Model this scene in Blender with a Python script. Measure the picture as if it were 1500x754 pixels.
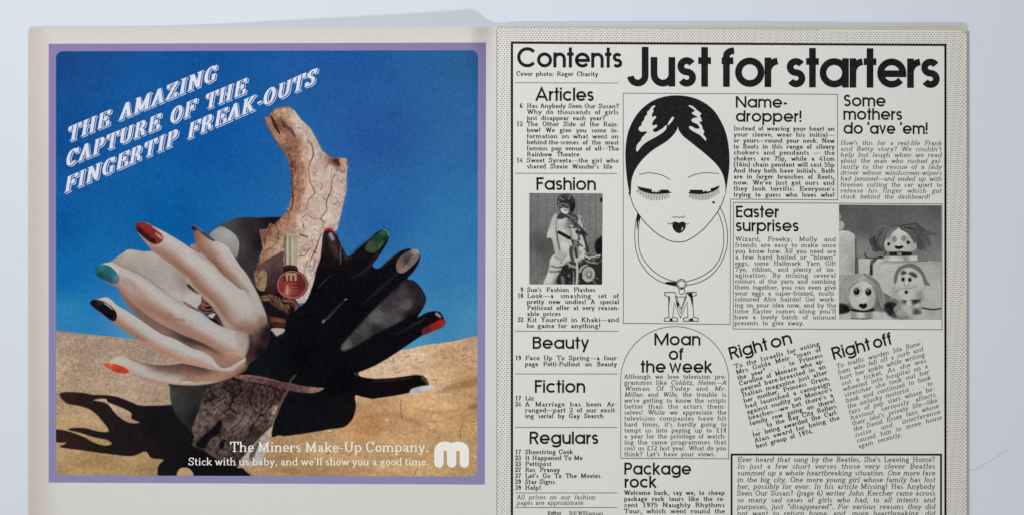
import bpy, math, random
import numpy as np
PI = math.pi
for o in list(bpy.data.objects): bpy.data.objects.remove(o)
scene = bpy.context.scene
COL = scene.collection

# ---------------------------------------------------------------- camera, light, exposure
CAM_H = 1.5                      # camera height over the table, metres
PX = 0.00034                     # size of one page unit on the table top, metres
cam = bpy.data.cameras.new("camera"); cam.sensor_width = 36; cam.lens = 36 * CAM_H / (1500 * PX)
cam.clip_start = 0.05; cam.clip_end = 20
camo = bpy.data.objects.new("camera", cam); COL.objects.link(camo); camo.location = (0, 0, CAM_H); scene.camera = camo

w_ = bpy.data.worlds.new("World"); scene.world = w_; w_.use_nodes = True
bg = w_.node_tree.nodes["Background"]; bg.inputs[0].default_value = (0.97, 0.98, 1.0, 1); bg.inputs[1].default_value = 0.12
def softbox(name, loc, target, sx, sy, power, color):
    l = bpy.data.lights.new(name, 'AREA'); l.shape = 'RECTANGLE'; l.size = sx; l.size_y = sy; l.energy = power; l.color = color
    o = bpy.data.objects.new(name, l); COL.objects.link(o); o.location = loc
    from mathutils import Vector
    o.rotation_euler = (Vector(target) - Vector(loc)).to_track_quat('-Z', 'Y').to_euler()
    return o
softbox("key_lamp", (-0.10, -1.30, 1.42), (0, 0.05, 0), 0.17, 0.17, 14.0, (1.0, 0.985, 0.96))
softbox("fill_softbox", (-0.17, 0.34, 0.80), (-0.13, 0.10, 0), 0.45, 0.45, 6.4, (0.97, 0.985, 1.0))
scene.view_settings.view_transform = 'Standard'; scene.view_settings.look = 'None'
scene.view_settings.exposure = 0.0; scene.view_settings.gamma = 1.0; scene.view_settings.use_curve_mapping = False
scene.render.engine = 'CYCLES'

# ---------------------------------------------------------------- helpers
def lin(c):
    return tuple((v / 255 / 12.92) if v / 255 <= 0.04045 else ((v / 255 + 0.055) / 1.055) ** 2.4 for v in c[:3]) + (1,)

def height(x, y):
    """height of the open pages over the table (metres) at page units x, y"""
    if x < 727.0:
        t = max(0.0, (x - 150.0) / 540.0)
        lift = 0.0086 * min(1.0, t) ** 1.7
        fold = max(0.0, min(1.0, (727.0 - x) / 42.0)); fold = fold * fold * (3 - 2 * fold)
        f = 0.14 + 0.86 * math.exp(-max(0.0, y - 40) / 130.0)
        return 0.0014 + (lift * f) * fold + 0.0012 * (1 - fold) + 0.00022 * math.sin(x / 61.0 + y / 140.0)
    t = min(1.0, (x - 727.0) / 30.0); t = t * t * (3 - 2 * t)
    return 0.0026 + 0.0012 * t - 0.0006 * max(0.0, (x - 900) / 517.0) + 0.00016 * math.sin(x / 83.0 + y / 97.0 + 1) * t

LAYER = 0.00005
def pos(x, y, level=0, e=0.0):
    z = height(x, y) + level * LAYER + e
    k = PX * (1 - z / CAM_H)
    return ((x - 750.0) * k, (377.0 - y) * k, z)

def link(name, me, mat, parent=None, label=None, kind=None):
    o = bpy.data.objects.new(name, me); COL.objects.link(o)
    if mat is not None: me.materials.append(mat)
    if parent is not None: o.parent = parent
    if label: o["label"] = label
    if kind: o["kind"] = kind
    return o

def mat_new(name, col, rough=0.6, spec=0.3):
    m = bpy.data.materials.new(name); m.use_nodes = True
    b = m.node_tree.nodes["Principled BSDF"]
    b.inputs["Base Color"].default_value = col; b.inputs["Roughness"].default_value = rough
    b.inputs["Specular IOR Level"].default_value = spec
    return m, m.node_tree, b

def noise_mix(nt, b, stops, scale, detail=6, coord=None, socket="Base Color", scale2=None):
    """colour that wanders between shades with noise"""
    N = nt.nodes; tc = N.new("ShaderNodeTexCoord")
    n = N.new("ShaderNodeTexNoise"); n.inputs["Scale"].default_value = scale; n.inputs["Detail"].default_value = detail
    nt.links.new(tc.outputs["Object"], n.inputs["Vector"])
    r = N.new("ShaderNodeValToRGB"); e = r.color_ramp.elements
    e[0].position, e[0].color = stops[0]; e[1].position, e[1].color = stops[-1]
    for p, c in stops[1:-1]:
        q = e.new(p); q.color = c
    nt.links.new(n.outputs["Fac"], r.inputs["Fac"])
    nt.links.new(r.outputs["Color"], b.inputs[socket])
    return n, r, tc

def ink_mat(name, rgb, var=0.12):
    m, nt, b = mat_new(name, lin(rgb), 0.6, 0.06)
    lo = tuple(c * (1 - var) for c in lin(rgb)[:3]) + (1,); hi = tuple(min(1, c * (1 + var) + 0.006 * var * 8) for c in lin(rgb)[:3]) + (1,)
    noise_mix(nt, b, [(0.35, lo), (0.65, hi)], 700, 3)
    return m

def paper_mat(name, fresh, aged, edge):
    """magazine paper: fine fibres and mottling, yellowed towards the outer edges"""
    m, nt, b = mat_new(name, lin(fresh), 0.62, 0.12)
    N, L = nt.nodes, nt.links
    tc = N.new("ShaderNodeTexCoord")
    n1 = N.new("ShaderNodeTexNoise"); n1.inputs["Scale"].default_value = 9; n1.inputs["Detail"].default_value = 5
    n2 = N.new("ShaderNodeTexNoise"); n2.inputs["Scale"].default_value = 900; n2.inputs["Detail"].default_value = 4
    L.new(tc.outputs["Object"], n1.inputs["Vector"]); L.new(tc.outputs["Object"], n2.inputs["Vector"])
    sep = N.new("ShaderNodeSeparateXYZ"); L.new(tc.outputs["Object"], sep.inputs[0])
    def ramp(sock, a, b_):
        q = N.new("ShaderNodeMapRange"); q.interpolation_type = 'SMOOTHSTEP'
        q.inputs["From Min"].default_value = a; q.inputs["From Max"].default_value = b_; L.new(sock, q.inputs["Value"]); return q.outputs[0]
    ex = ramp(sep.outputs["X"], *edge[0]); ey = ramp(sep.outputs["Y"], *edge[1])
    mx = N.new("ShaderNodeMath"); mx.operation = 'MAXIMUM'; L.new(ex, mx.inputs[0]); L.new(ey, mx.inputs[1])
    ad = N.new("ShaderNodeMath"); ad.operation = 'MULTIPLY_ADD'; L.new(n1.outputs["Fac"], ad.inputs[0]); ad.inputs[1].default_value = 0.7; ad.inputs[2].default_value = -0.35
    sm = N.new("ShaderNodeMath"); sm.operation = 'ADD'; sm.use_clamp = True; L.new(mx.outputs[0], sm.inputs[0]); L.new(ad.outputs[0], sm.inputs[1])
    c1 = N.new("ShaderNodeMix"); c1.data_type = 'RGBA'; c1.inputs[6].default_value = lin(fresh); c1.inputs[7].default_value = lin(aged); L.new(sm.outputs[0], c1.inputs[0])
    c2 = N.new("ShaderNodeMix"); c2.data_type = 'RGBA'; c2.blend_type = 'MULTIPLY'; c2.inputs[0].default_value = 1.0
    r2 = N.new("ShaderNodeMapRange"); r2.inputs["To Min"].default_value = 0.93; r2.inputs["To Max"].default_value = 1.05; L.new(n2.outputs["Fac"], r2.inputs["Value"])
    L.new(c1.outputs[2], c2.inputs[6]); L.new(r2.outputs[0], c2.inputs[7]); L.new(c2.outputs[2], b.inputs["Base Color"])
    bp = N.new("ShaderNodeBump"); bp.inputs["Strength"].default_value = 0.12; bp.inputs["Distance"].default_value = 0.0002
    n3 = N.new("ShaderNodeTexNoise"); n3.inputs["Scale"].default_value = 160; n3.inputs["Detail"].default_value = 6; L.new(tc.outputs["Object"], n3.inputs["Vector"])
    L.new(n3.outputs["Fac"], bp.inputs["Height"]); L.new(bp.outputs["Normal"], b.inputs["Normal"])
    return m

# ---------------------------------------------------------------- printed pictures
# The pictures printed on the pages are worked out here as pixel arrays (flat print).
def zc(c, pts):
    """points read off an enlarged crop c=(x0,y0,width): (u,v,...) -> page units"""
    x0, y0, w = c[:3]
    s = (c[3] if len(c) > 3 else 754.0) / w
    return [(x0 + p[0] / s, y0 + p[1] / s) + tuple(p[2:]) for p in pts]

def spline(pts, closed=True, n=6):
    P = np.array([p[:2] for p in pts], float)
    m = len(P)
    out = []
    t = np.linspace(0, 1, n, endpoint=False)[:, None]
    rng = range(m if closed else m - 1)
    for i in rng:
        if closed:
            a, b, c, d = P[(i - 1) % m], P[i], P[(i + 1) % m], P[(i + 2) % m]
        else:
            a, b, c, d = P[max(i - 1, 0)], P[i], P[i + 1], P[min(i + 2, m - 1)]
        out.append(0.5 * ((2 * b) + (c - a) * t + (2 * a - 5 * b + 4 * c - d) * t * t + (3 * b - a - 3 * c + d) * t ** 3))
    out = np.concatenate(out)
    if not closed:
        out = np.vstack([out, P[-1:]])
    return out

def blur1(a, s, ax):
    r = max(1, int(math.ceil(s * 2.6)))
    k = np.exp(-0.5 * (np.arange(-r, r + 1) / s) ** 2); k /= k.sum()
    pad = [(0, 0)] * a.ndim; pad[ax] = (r, r)
    b = np.pad(a, pad, mode='edge')
    o = np.zeros_like(a); n = a.shape[ax]
    for i, w in enumerate(k):
        o += w * (b[i:i + n] if ax == 0 else b[:, i:i + n])
    return o

def blur(a, s):
    return a if s <= 0.05 else blur1(blur1(a, s, 0), s, 1)

def vnoise(h, w, cell, seed, sx=1.0):
    """smooth value noise, cell in pixels, stretched by sx along x"""
    r = np.random.RandomState(seed)
    cy, cx = cell, cell * sx
    gh, gw = int(h / cy) + 3, int(w / cx) + 3
    g = r.rand(gh, gw)
    y = np.arange(h) / cy; x = np.arange(w) / cx
    yi = y.astype(int); xi = x.astype(int)
    fy = (y - yi); fx = (x - xi)
    fy = (fy * fy * (3 - 2 * fy))[:, None]; fx = (fx * fx * (3 - 2 * fx))[None]
    a = g[yi][:, xi]; b = g[yi][:, xi + 1]; c = g[yi + 1][:, xi]; d = g[yi + 1][:, xi + 1]
    return (a * (1 - fx) + b * fx) * (1 - fy) + (c * (1 - fx) + d * fx) * fy - 0.5

def fbm(h, w, cell, seed, octv=4, sx=1.0):
    o = np.zeros((h, w)); amp = 1.0
    for k in range(octv):
        o += amp * vnoise(h, w, max(cell / 2 ** k, 1.01), seed + k * 17, sx); amp *= 0.55
    return o

class Canvas:
    def __init__(s, x0, y0, x1, y1, K):
        s.x0, s.y0, s.K = x0, y0, K
        s.w = int(round((x1 - x0) * K)); s.h = int(round((y1 - y0) * K))
        s.a = np.zeros((s.h, s.w, 3))
        s.Y, s.X = np.mgrid[0:s.h, 0:s.w]
        s.X = (s.X + 0.5) / K + x0; s.Y = (s.Y + 0.5) / K + y0
    def mask(s, pts, sm=True, soft=0.0):
        P = spline(pts) if sm else np.array([p[:2] for p in pts], float)
        px = (P[:, 0] - s.x0) * s.K; py = (P[:, 1] - s.y0) * s.K
        qx = np.roll(px, -1); qy = np.roll(py, -1)
        m = np.zeros((s.h, s.w + 2)); SS = 4
        r0 = max(0, int(py.min())); r1 = min(s.h, int(py.max()) + 2)
        for r in range(r0, r1):
            for k in range(SS):
                y = r + (k + .5) / SS
                hit = (py <= y) != (qy <= y)
                if not hit.any(): continue
                xs = np.sort(px[hit] + (y - py[hit]) / (qy[hit] - py[hit]) * (qx[hit] - px[hit]))
                for a, b in zip(xs[::2], xs[1::2]):
                    a = min(max(a, 0), s.w); b = min(max(b, 0), s.w)
                    if b <= a: continue
                    ia, ib = int(a), int(b)
                    if ia == ib: m[r, ia] += (b - a) / SS
                    else:
                        m[r, ia] += (ia + 1 - a) / SS; m[r, ia + 1:ib] += 1.0 / SS; m[r, ib] += (b - ib) / SS
        m = np.clip(m[:, :s.w], 0, 1)
        return blur(m, soft * s.K) if soft else m
    def brush(s, pts, w, soft=0.6, closed=False):
        """soft stroke along a curve; w one width or one per point"""
        P = spline(pts, closed, 8)
        n = len(pts)
        W = np.interp(np.linspace(0, n - 1, len(P)), np.arange(n), [w] * n if np.isscalar(w) else w)
        pad = float(np.max(W)) + soft * 3 + 2
        c0 = max(0, int((P[:, 0].min() - pad - s.x0) * s.K)); c1 = min(s.w, int((P[:, 0].max() + pad - s.x0) * s.K) + 1)
        r0 = max(0, int((P[:, 1].min() - pad - s.y0) * s.K)); r1 = min(s.h, int((P[:, 1].max() + pad - s.y0) * s.K) + 1)
        m = np.zeros((s.h, s.w))
        if c1 <= c0 or r1 <= r0: return m
        X = s.X[r0:r1, c0:c1]; Y = s.Y[r0:r1, c0:c1]
        best = np.full(X.shape, 1e9)
        for i in range(len(P) - 1):
            ax, ay = P[i]; dx, dy = P[i + 1] - P[i]
            L = dx * dx + dy * dy + 1e-9
            t = np.clip(((X - ax) * dx + (Y - ay) * dy) / L, 0, 1)
            d = np.hypot(X - ax - t * dx, Y - ay - t * dy) - (W[i] + (W[i + 1] - W[i]) * t) * 0.5
            best = np.minimum(best, d)
        q = max(soft, 0.5 / s.K)
        v = np.clip(0.5 - best / (2 * q), 0, 1)
        m[r0:r1, c0:c1] = v * v * (3 - 2 * v)
        return m
    def field(s, cols, p=3.0, e=4.0):
        """colour that blends between the sample points (x, y, colour)"""
        num = np.zeros((s.h, s.w, 3)); den = np.zeros((s.h, s.w))
        for x, y, c in cols:
            d = ((s.X - x) ** 2 + (s.Y - y) ** 2 + e) ** (-p / 2)
            num += d[..., None] * (np.array(c, float) / 255); den += d
        return num / den[..., None]
    def limb(s, one, two, stations, soft=0.3, fade=None, al=1.0, closed_with=()):
        """rounded form between two edge curves; colours run across it (u) and change along it (t)"""
        A = spline(one, False, 6); Bc = spline(two, False, 6)
        outline = [tuple(p) for p in A] + [tuple(p) for p in closed_with] + [tuple(p) for p in Bc[::-1]]
        m = s.mask(outline, False)
        if soft: m = np.clip(blur(m, soft * s.K), 0, 1)
        ys, xs = np.nonzero(m > 0.004)
        r0, r1, c0, c1 = ys.min(), ys.max() + 1, xs.min(), xs.max() + 1
        X = s.X[r0:r1, c0:c1]; Y = s.Y[r0:r1, c0:c1]
        def dist(P):
            best = np.full(X.shape, 1e9); tt = np.zeros(X.shape)
            L = np.r_[0, np.cumsum(np.hypot(*np.diff(P, axis=0).T))]; L /= L[-1]
            for i in range(len(P) - 1):
                dx, dy = P[i + 1] - P[i]
                t = np.clip(((X - P[i, 0]) * dx + (Y - P[i, 1]) * dy) / (dx * dx + dy * dy + 1e-9), 0, 1)
                d = np.hypot(X - P[i, 0] - t * dx, Y - P[i, 1] - t * dy)
                n = d < best
                best = np.where(n, d, best); tt = np.where(n, L[i] + t * (L[i + 1] - L[i]), tt)
            return best, tt
        da, ta = dist(A); db, tb = dist(Bc)
        u = da / (da + db + 1e-6); t = ta * (1 - u) + tb * u
        us = np.linspace(0, 1, 33); ts = np.array([q[0] for q in stations], float)
        T = np.array([[np.interp(us, [k[0] for k in q[1]], [k[1][ch] for k in q[1]]) for ch in range(3)] for q in stations]) / 255.0
        ti = np.clip(np.interp(t, ts, np.arange(len(ts))), 0, len(ts) - 1); i0 = np.minimum(ti.astype(int), len(ts) - 2); ft = ti - i0
        ui = u * 32; j0 = np.minimum(ui.astype(int), 31); fu = ui - j0
        col = np.zeros(X.shape + (3,))
        for ch in range(3):
            a = T[i0, ch, j0] * (1 - fu) + T[i0, ch, j0 + 1] * fu
            b = T[i0 + 1, ch, j0] * (1 - fu) + T[i0 + 1, ch, j0 + 1] * fu
            col[..., ch] = a * (1 - ft) + b * ft
        mm = m[r0:r1, c0:c1] * al
        if fade: mm = mm * np.clip((fade[1] - t) / (fade[1] - fade[0]), 0, 1)
        s.a[r0:r1, c0:c1] = s.a[r0:r1, c0:c1] * (1 - mm[..., None]) + col * mm[..., None]
    def put(s, m, col, al=1.0):
        c = np.array(col, float) / 255 if isinstance(col, tuple) else col
        m = (m * al)[..., None]
        s.a = s.a * (1 - m) + c * m
    def mul(s, m, f):
        s.a = s.a * (1 + (np.asarray(f) - 1) * m)[..., None] if np.ndim(f) < 3 else s.a
        s.a = np.clip(s.a, 0, 1)

def worley(c, cell, seed, ax=1.0):
    """distance to nearest and second nearest of jittered points"""
    r = np.random.RandomState(seed)
    gx0 = int(np.floor(c.X.min() / (cell * ax))) - 2; gy0 = int(np.floor(c.Y.min() / cell)) - 2
    nx = int(c.X.max() / (cell * ax)) - gx0 + 4; ny = int(c.Y.max() / cell) - gy0 + 4
    J = r.rand(ny, nx, 3)
    ix = np.floor(c.X / (cell * ax)).astype(int); iy = np.floor(c.Y / cell).astype(int)
    d1 = np.full(c.X.shape, 9.); d2 = d1.copy(); idv = np.zeros(c.X.shape)
    for dy in (-1, 0, 1):
        for dx in (-1, 0, 1):
            j = J[iy + dy - gy0, ix + dx - gx0]
            d = np.hypot(ix + dx + j[..., 0] - c.X / (cell * ax), iy + dy + j[..., 1] - c.Y / cell)
            n = d < d1
            d2 = np.where(n, d1, np.minimum(d2, d)); idv = np.where(n, j[..., 2], idv); d1 = np.where(n, d, d1)
    return d1, d2, idv

def paint_ad():
    c = Canvas(70, 60, 716, 712, 1.7)
    A = (80, 300, 160); B = (240, 300, 160); C_ = (370, 140, 160); D = (360, 290, 160); E = (500, 320, 200)
    Z1 = (130, 310, 160); Z2 = (270, 310, 160); Z3 = (120, 430, 160); Z4 = (270, 430, 160)
    Z5 = (400, 320, 160); Z6 = (400, 450, 160); Z7 = (540, 430, 160); Z8 = (260, 550, 200)
    H = (80, 540, 300, 1057); F = (240, 440, 200); G = (420, 480, 300, 942)
    h, w = c.h, c.w
    n1 = fbm(h, w, 60, 3, 5); n2 = fbm(h, w, 7, 9, 3); n3 = fbm(h, w, 26, 21, 4, 3.2); gr = fbm(h, w, 2.4, 5, 2)
    # sky
    sky = c.field([(80, 75, (22, 66, 128)), (300, 75, (14, 76, 142)), (500, 80, (28, 80, 146)), (700, 80, (40, 92, 142)),
                   (85, 200, (12, 72, 138)), (300, 200, (8, 80, 150)), (560, 200, (36, 82, 148)), (695, 200, (44, 100, 156)),
                   (85, 330, (6, 84, 148)), (250, 320, (4, 84, 150)), (560, 320, (34, 94, 158)), (690, 330, (48, 118, 172)),
                   (90, 400, (10, 100, 166)), (640, 400, (50, 122, 178)), (90, 460, (44, 134, 188)), (200, 490, (70, 148, 200)),
                   (640, 460, (62, 136, 186)), (600, 505, (84, 160, 202)), (690, 480, (78, 150, 194)), (350, 420, (20, 100, 165))], 2.4)
    c.a = sky * (1 + 0.05 * n2[..., None] * 0.6 + 0.03 * n1[..., None])
    # sand
    sm = c.mask([(60, 481), (82, 483), (130, 489), (190, 495), (240, 504), (300, 512), (400, 520), (500, 522), (545, 519),
                 (593, 511), (625, 504), (660, 500), (697, 491.5), (730, 484), (730, 760), (60, 760)], False)
    sand = c.field([(90, 500, (200, 166, 138)), (150, 510, (196, 160, 132)), (230, 530, (192, 160, 138)), (100, 560, (196, 160, 122)),
                    (200, 570, (198, 164, 132)), (90, 640, (188, 146, 92)), (150, 680, (176, 134, 78)), (250, 690, (170, 128, 76)),
                    (560, 530, (202, 168, 136)), (600, 520, (204, 166, 130)), (680, 505, (190, 146, 104)), (640, 560, (204, 160, 112)),
                    (690, 560, (176, 128, 80)), (560, 600, (190, 140, 88)), (620, 600, (196, 146, 92)), (690, 610, (186, 136, 80)),
                    (470, 650, (182, 138, 90)), (560, 660, (190, 146, 92)), (620, 680, (186, 144, 90)), (450, 690, (172, 128, 78)),
                    (540, 625, (180, 120, 70)), (690, 690, (182, 138, 82))], 2.6)
    sand = sand * (np.interp(c.X, [80, 300, 470, 600, 700], [.925, .93, 1.0, 1.06, 1.05]) * np.interp(c.Y, [480, 640, 700], [.97, 1, 1.0]))[..., None]
    tex = 1 + 0.13 * n3 + 0.09 * n2 + 0.14 * gr
    c.put(sm, np.clip(sand * tex[..., None], 0, 1))
    hz = c.brush([(60, 482), (130, 490), (240, 505), (330, 514)], 1.2, 1.5); c.put(hz, (150, 160, 170), .35)
    # ridges, scattered stones and a soft dune on the right
    r = np.random.RandomState(4)
    for i in range(75):
        x = r.uniform(560, 700); y = r.uniform(500, 560) if i < 52 else r.uniform(560, 690)
        if y < 500 + (697 - x) * .17: continue
        L = r.uniform(2, 9) * (1 if i < 52 else .6)
        m = c.brush([(x, y), (x + L * .5, y - r.uniform(-.5, 1.2)), (x + L, y - r.uniform(0, 2))], r.uniform(.6, 1.9), .7)
        c.put(m, (118, 74, 48), r.uniform(.2, .6))
        c.put(c.brush([(x, y + 1.8), (x + L, y + 1)], 1.2, .8), (226, 190, 150), .3)
    for p, wd, col, al in [
        ([(640, 575), (665, 566), (700, 558)], [2, 9, 14], (148, 92, 56), .55), ([(610, 600), (650, 603), (700, 595)], 3, (150, 100, 58), .35),
        ([(530, 612), (570, 606), (610, 618), (640, 632)], [3, 7, 8, 2], (166, 100, 54), .42), ([(528, 598), (545, 610), (560, 616)], 5, (176, 108, 66), .4),
        ([(560, 640), (620, 650), (690, 640)], 4, (210, 166, 110), .35), ([(600, 560), (650, 556), (690, 545)], 4, (216, 172, 126), .35),
        ([(520, 640), (600, 668), (680, 690)], 5, (166, 118, 66), .25), ([(460, 700), (540, 690), (600, 700)], 4, (140, 100, 58), .25),
        ([(690, 596), (699, 594)], 9, (128, 80, 46), .5), ([(605, 565), (650, 575), (690, 588)], 3, (222, 178, 126), .3)]:
        c.put(c.brush(p, wd, 3.0), col, al)
    for x, y in [(566, 614), (631, 626), (623, 542), (695, 668), (598, 539), (612, 690), (481, 630)]:
        c.put(c.brush([(x, y), (x + 2.5, y + .3)], 2.4, .8), (235, 225, 215), .9)
    for p in [[(588, 585), (587, 600), (589, 612)], [(677, 622), (674, 632), (675, 642)], [(612, 685), (608, 692), (606, 697)], [(478, 665), (482, 662)], [(635, 617), (637, 618)], [(690, 615), (696, 617)]]:
        c.put(c.brush(p, .9, .5), (80, 50, 30), .8)
    # hand shadow lying on the sand
    sh = c.mask(zc(H, [(25, 130), (60, 118), (140, 122), (200, 132), (270, 134), (330, 145), (400, 172), (450, 188), (590, 185), (700, 170), (900, 200),
                       (1000, 300), (960, 480), (1000, 556), (825, 556), (800, 556), (716, 556), (700, 520), (660, 508), (635, 525), (618, 556), (540, 556), (535, 500),
                       (562, 468), (500, 458), (468, 425), (400, 448), (300, 440), (150, 420), (30, 402), (60, 380), (-10, 372), (-10, 315), (60, 318),
                       (150, 350), (200, 378), (260, 395), (295, 385), (270, 365), (200, 350), (130, 328), (68, 312), (100, 303), (160, 305), (230, 322), (280, 318),
                       (240, 260), (190, 212), (130, 190), (60, 175)]), True, .45)
    hole = c.mask(zc(H, [(200, 160), (262, 152), (280, 172), (350, 200), (395, 225), (398, 255), (440, 276), (380, 275), (320, 235), (270, 178)]), True, .4)
    shc = c.field([(90, 570, (46, 30, 28)), (140, 600, (34, 22, 24)), (230, 620, (16, 16, 20)), (90, 645, (44, 28, 26)), (300, 680, (14, 12, 16)), (200, 650, (28, 20, 22))], 2)
    c.put(sh * (1 - hole), shc)
    c.put(c.mask(zc(Z8, [(5, 550), (10, 515), (45, 505), (75, 520), (85, 552)])), (186, 140, 92))
    c.put(c.mask(zc(Z8, [(195, 525), (215, 530), (232, 548), (215, 552)])), (190, 140, 110))
    # dark wrist lobes below
    c.put(c.mask([(249, 568), (251, 558), (300, 545), (340, 560), (330, 650), (290, 640), (262, 612), (251, 590)], True, .5),
          c.field([(252, 575, (62, 60, 52)), (262, 590, (54, 54, 48)), (285, 580, (40, 40, 40)), (290, 610, (18, 24, 30)), (310, 600, (14, 18, 22)), (258, 563, (44, 42, 40))], 2))
    # grey shapes behind the hands
    gy = c.field([(300, 325, (52, 52, 60)), (330, 325, (66, 66, 68)), (350, 360, (62, 58, 60)), (372, 330, (40, 34, 38)), (395, 322, (22, 14, 16)), (375, 390, (44, 42, 46)), (360, 420, (60, 54, 56)), (380, 355, (26, 20, 24))], 2.5)
    c.put(c.mask(zc(Z2, [(165, 158), (240, 100), (330, 55), (400, 40), (520, 42), (640, 38), (720, 60), (700, 300), (560, 560), (480, 520), (300, 300), (180, 200)]), True, .5), gy)
    c.put(c.mask(zc(Z2, [(172, 162), (215, 120), (262, 105), (320, 135), (355, 165), (378, 215), (372, 275), (358, 315), (300, 270), (200, 200)]), True, .5),
          c.field([(318, 342, (176, 172, 164)), (335, 345, (190, 186, 178)), (347, 360, (168, 166, 162)), (340, 372, (140, 136, 134)), (310, 345, (150, 152, 156))], 2))
    # ---- driftwood, upper part
    up = [(85, 150), (108, 150), (135, 112), (168, 88), (210, 84), (252, 78), (290, 105), (335, 168), (400, 228), (440, 300), (475, 375), (530, 420), (560, 438), (600, 428),
          (645, 438), (660, 480), (648, 560), (650, 650), (628, 740), (600, 860), (585, 930), (500, 960), (455, 1250), (400, 1430), (100, 1430), (20, 1300), (10, 1225), (50, 1110), (70, 1050),
          (60, 1000), (45, 925), (100, 922), (118, 880), (150, 892), (200, 840), (250, 780), (268, 700), (275, 600), (262, 530), (245, 445), (180, 342), (130, 262), (92, 195)]
    upm = c.mask(zc(C_, up), False)
    upm = np.clip(blur(upm, .7), 0, 1)
    q = lambda cr, l: [zc(cr, [(a, b)])[0] + (col,) for a, b, col in l]
    wood = c.field(q(C_, [(95, 165, (178, 120, 92)), (120, 220, (130, 84, 66)), (200, 100, (206, 160, 128)), (200, 200, (120, 74, 56)), (240, 150, (190, 150, 122)), (290, 150, (208, 190, 170)),
                          (330, 220, (200, 180, 162)), (220, 290, (190, 142, 112)), (380, 300, (196, 176, 160)), (300, 330, (150, 96, 72)), (230, 370, (120, 84, 74)), (300, 420, (150, 92, 68)), (350, 420, (198, 160, 138)),
                          (420, 420, (206, 184, 168)), (280, 500, (108, 66, 56)), (330, 560, (190, 136, 106)), (430, 560, (208, 182, 166)), (540, 520, (206, 186, 172)), (580, 460, (112, 48, 44)), (630, 460, (206, 166, 140)),
                          (610, 560, (204, 180, 164)), (290, 640, (170, 112, 84)), (400, 680, (206, 176, 156)), (560, 690, (208, 186, 172))]) +
                   q(D, [(330, 60, (190, 140, 112)), (290, 130, (160, 104, 80)), (400, 150, (206, 182, 166)), (560, 100, (208, 190, 176)), (230, 220, (170, 120, 92)), (170, 260, (164, 116, 90)), (120, 250, (120, 78, 64)),
                         (200, 330, (196, 158, 128)), (140, 380, (170, 122, 96)), (400, 300, (200, 170, 150)), (480, 250, (208, 190, 176)), (440, 400, (208, 180, 164)), (440, 520, (212, 194, 180)), (420, 640, (208, 190, 178)),
                         (90, 560, (176, 146, 110)), (100, 640, (170, 140, 104)), (60, 480, (110, 76, 60))]), 3)
    d1, d2, idv = worley(c, 11, 5); crack = np.clip(1 - (d2 - d1 + 0.12 * n2) / 0.10, 0, 1)
    e1, e2, ide = worley(c, 4.6, 8); cr2 = np.clip(1 - (e2 - e1) / 0.3, 0, 1)
    rough = np.clip((c.field([(400, 200, (255, 255, 255)), (430, 250, (255, 255, 255)), (425, 300, (255,) * 3), (395, 350, (255,) * 3), (450, 200, (60, 60, 60)), (470, 260, (30, 30, 30)), (470, 320, (40,) * 3), (455, 380, (140,) * 3), (380, 410, (255,) * 3)], 3)[..., 0]), 0, 1)
    wt = 1 + (0.16 * n2 + 0.1 * n1) * (0.35 + rough) + 0.10 * gr
    cvar = np.clip(vnoise(h, w, 22, 4) * 3 + .25, 0, 1)
    fib = fbm(h, w, 3.2, 77, 3, .45)
    wt = wt * (1 + .12 * fib)
    wt = wt * (1 - 0.34 * crack * cvar) * (1 - 0.20 * cr2 * rough * cvar)
    side = np.clip(1 - np.abs(c.X - np.interp(c.Y, [150, 200, 235, 290, 330, 380, 450], [398, 420, 428, 428, 396, 378, 372])) / 17, 0, 1)
    pit = np.clip(.5 - (vnoise(h, w, 5, 61) + .6 * vnoise(h, w, 2.6, 62)) * 2.2, 0, 1)
    wood = wood * np.array([1.0, .975, .95]) * (1.17 - .08 * side)[..., None] * (1 - .38 * side * pit)[..., None]
    wood[..., 0] *= 1 + .05 * side; wood[..., 2] *= 1 - .10 * side
    long_ = np.clip(1 - np.abs(vnoise(h, w, 34, 91, .28) + .35 * n2) / .035, 0, 1) * np.clip(vnoise(h, w, 40, 92) * 4 + .6, 0, 1)
    c.put(upm, np.clip(wood * (wt * (1 - .20 * long_))[..., None], 0, 1))
    W = (366, 146, 161, 636)
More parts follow.
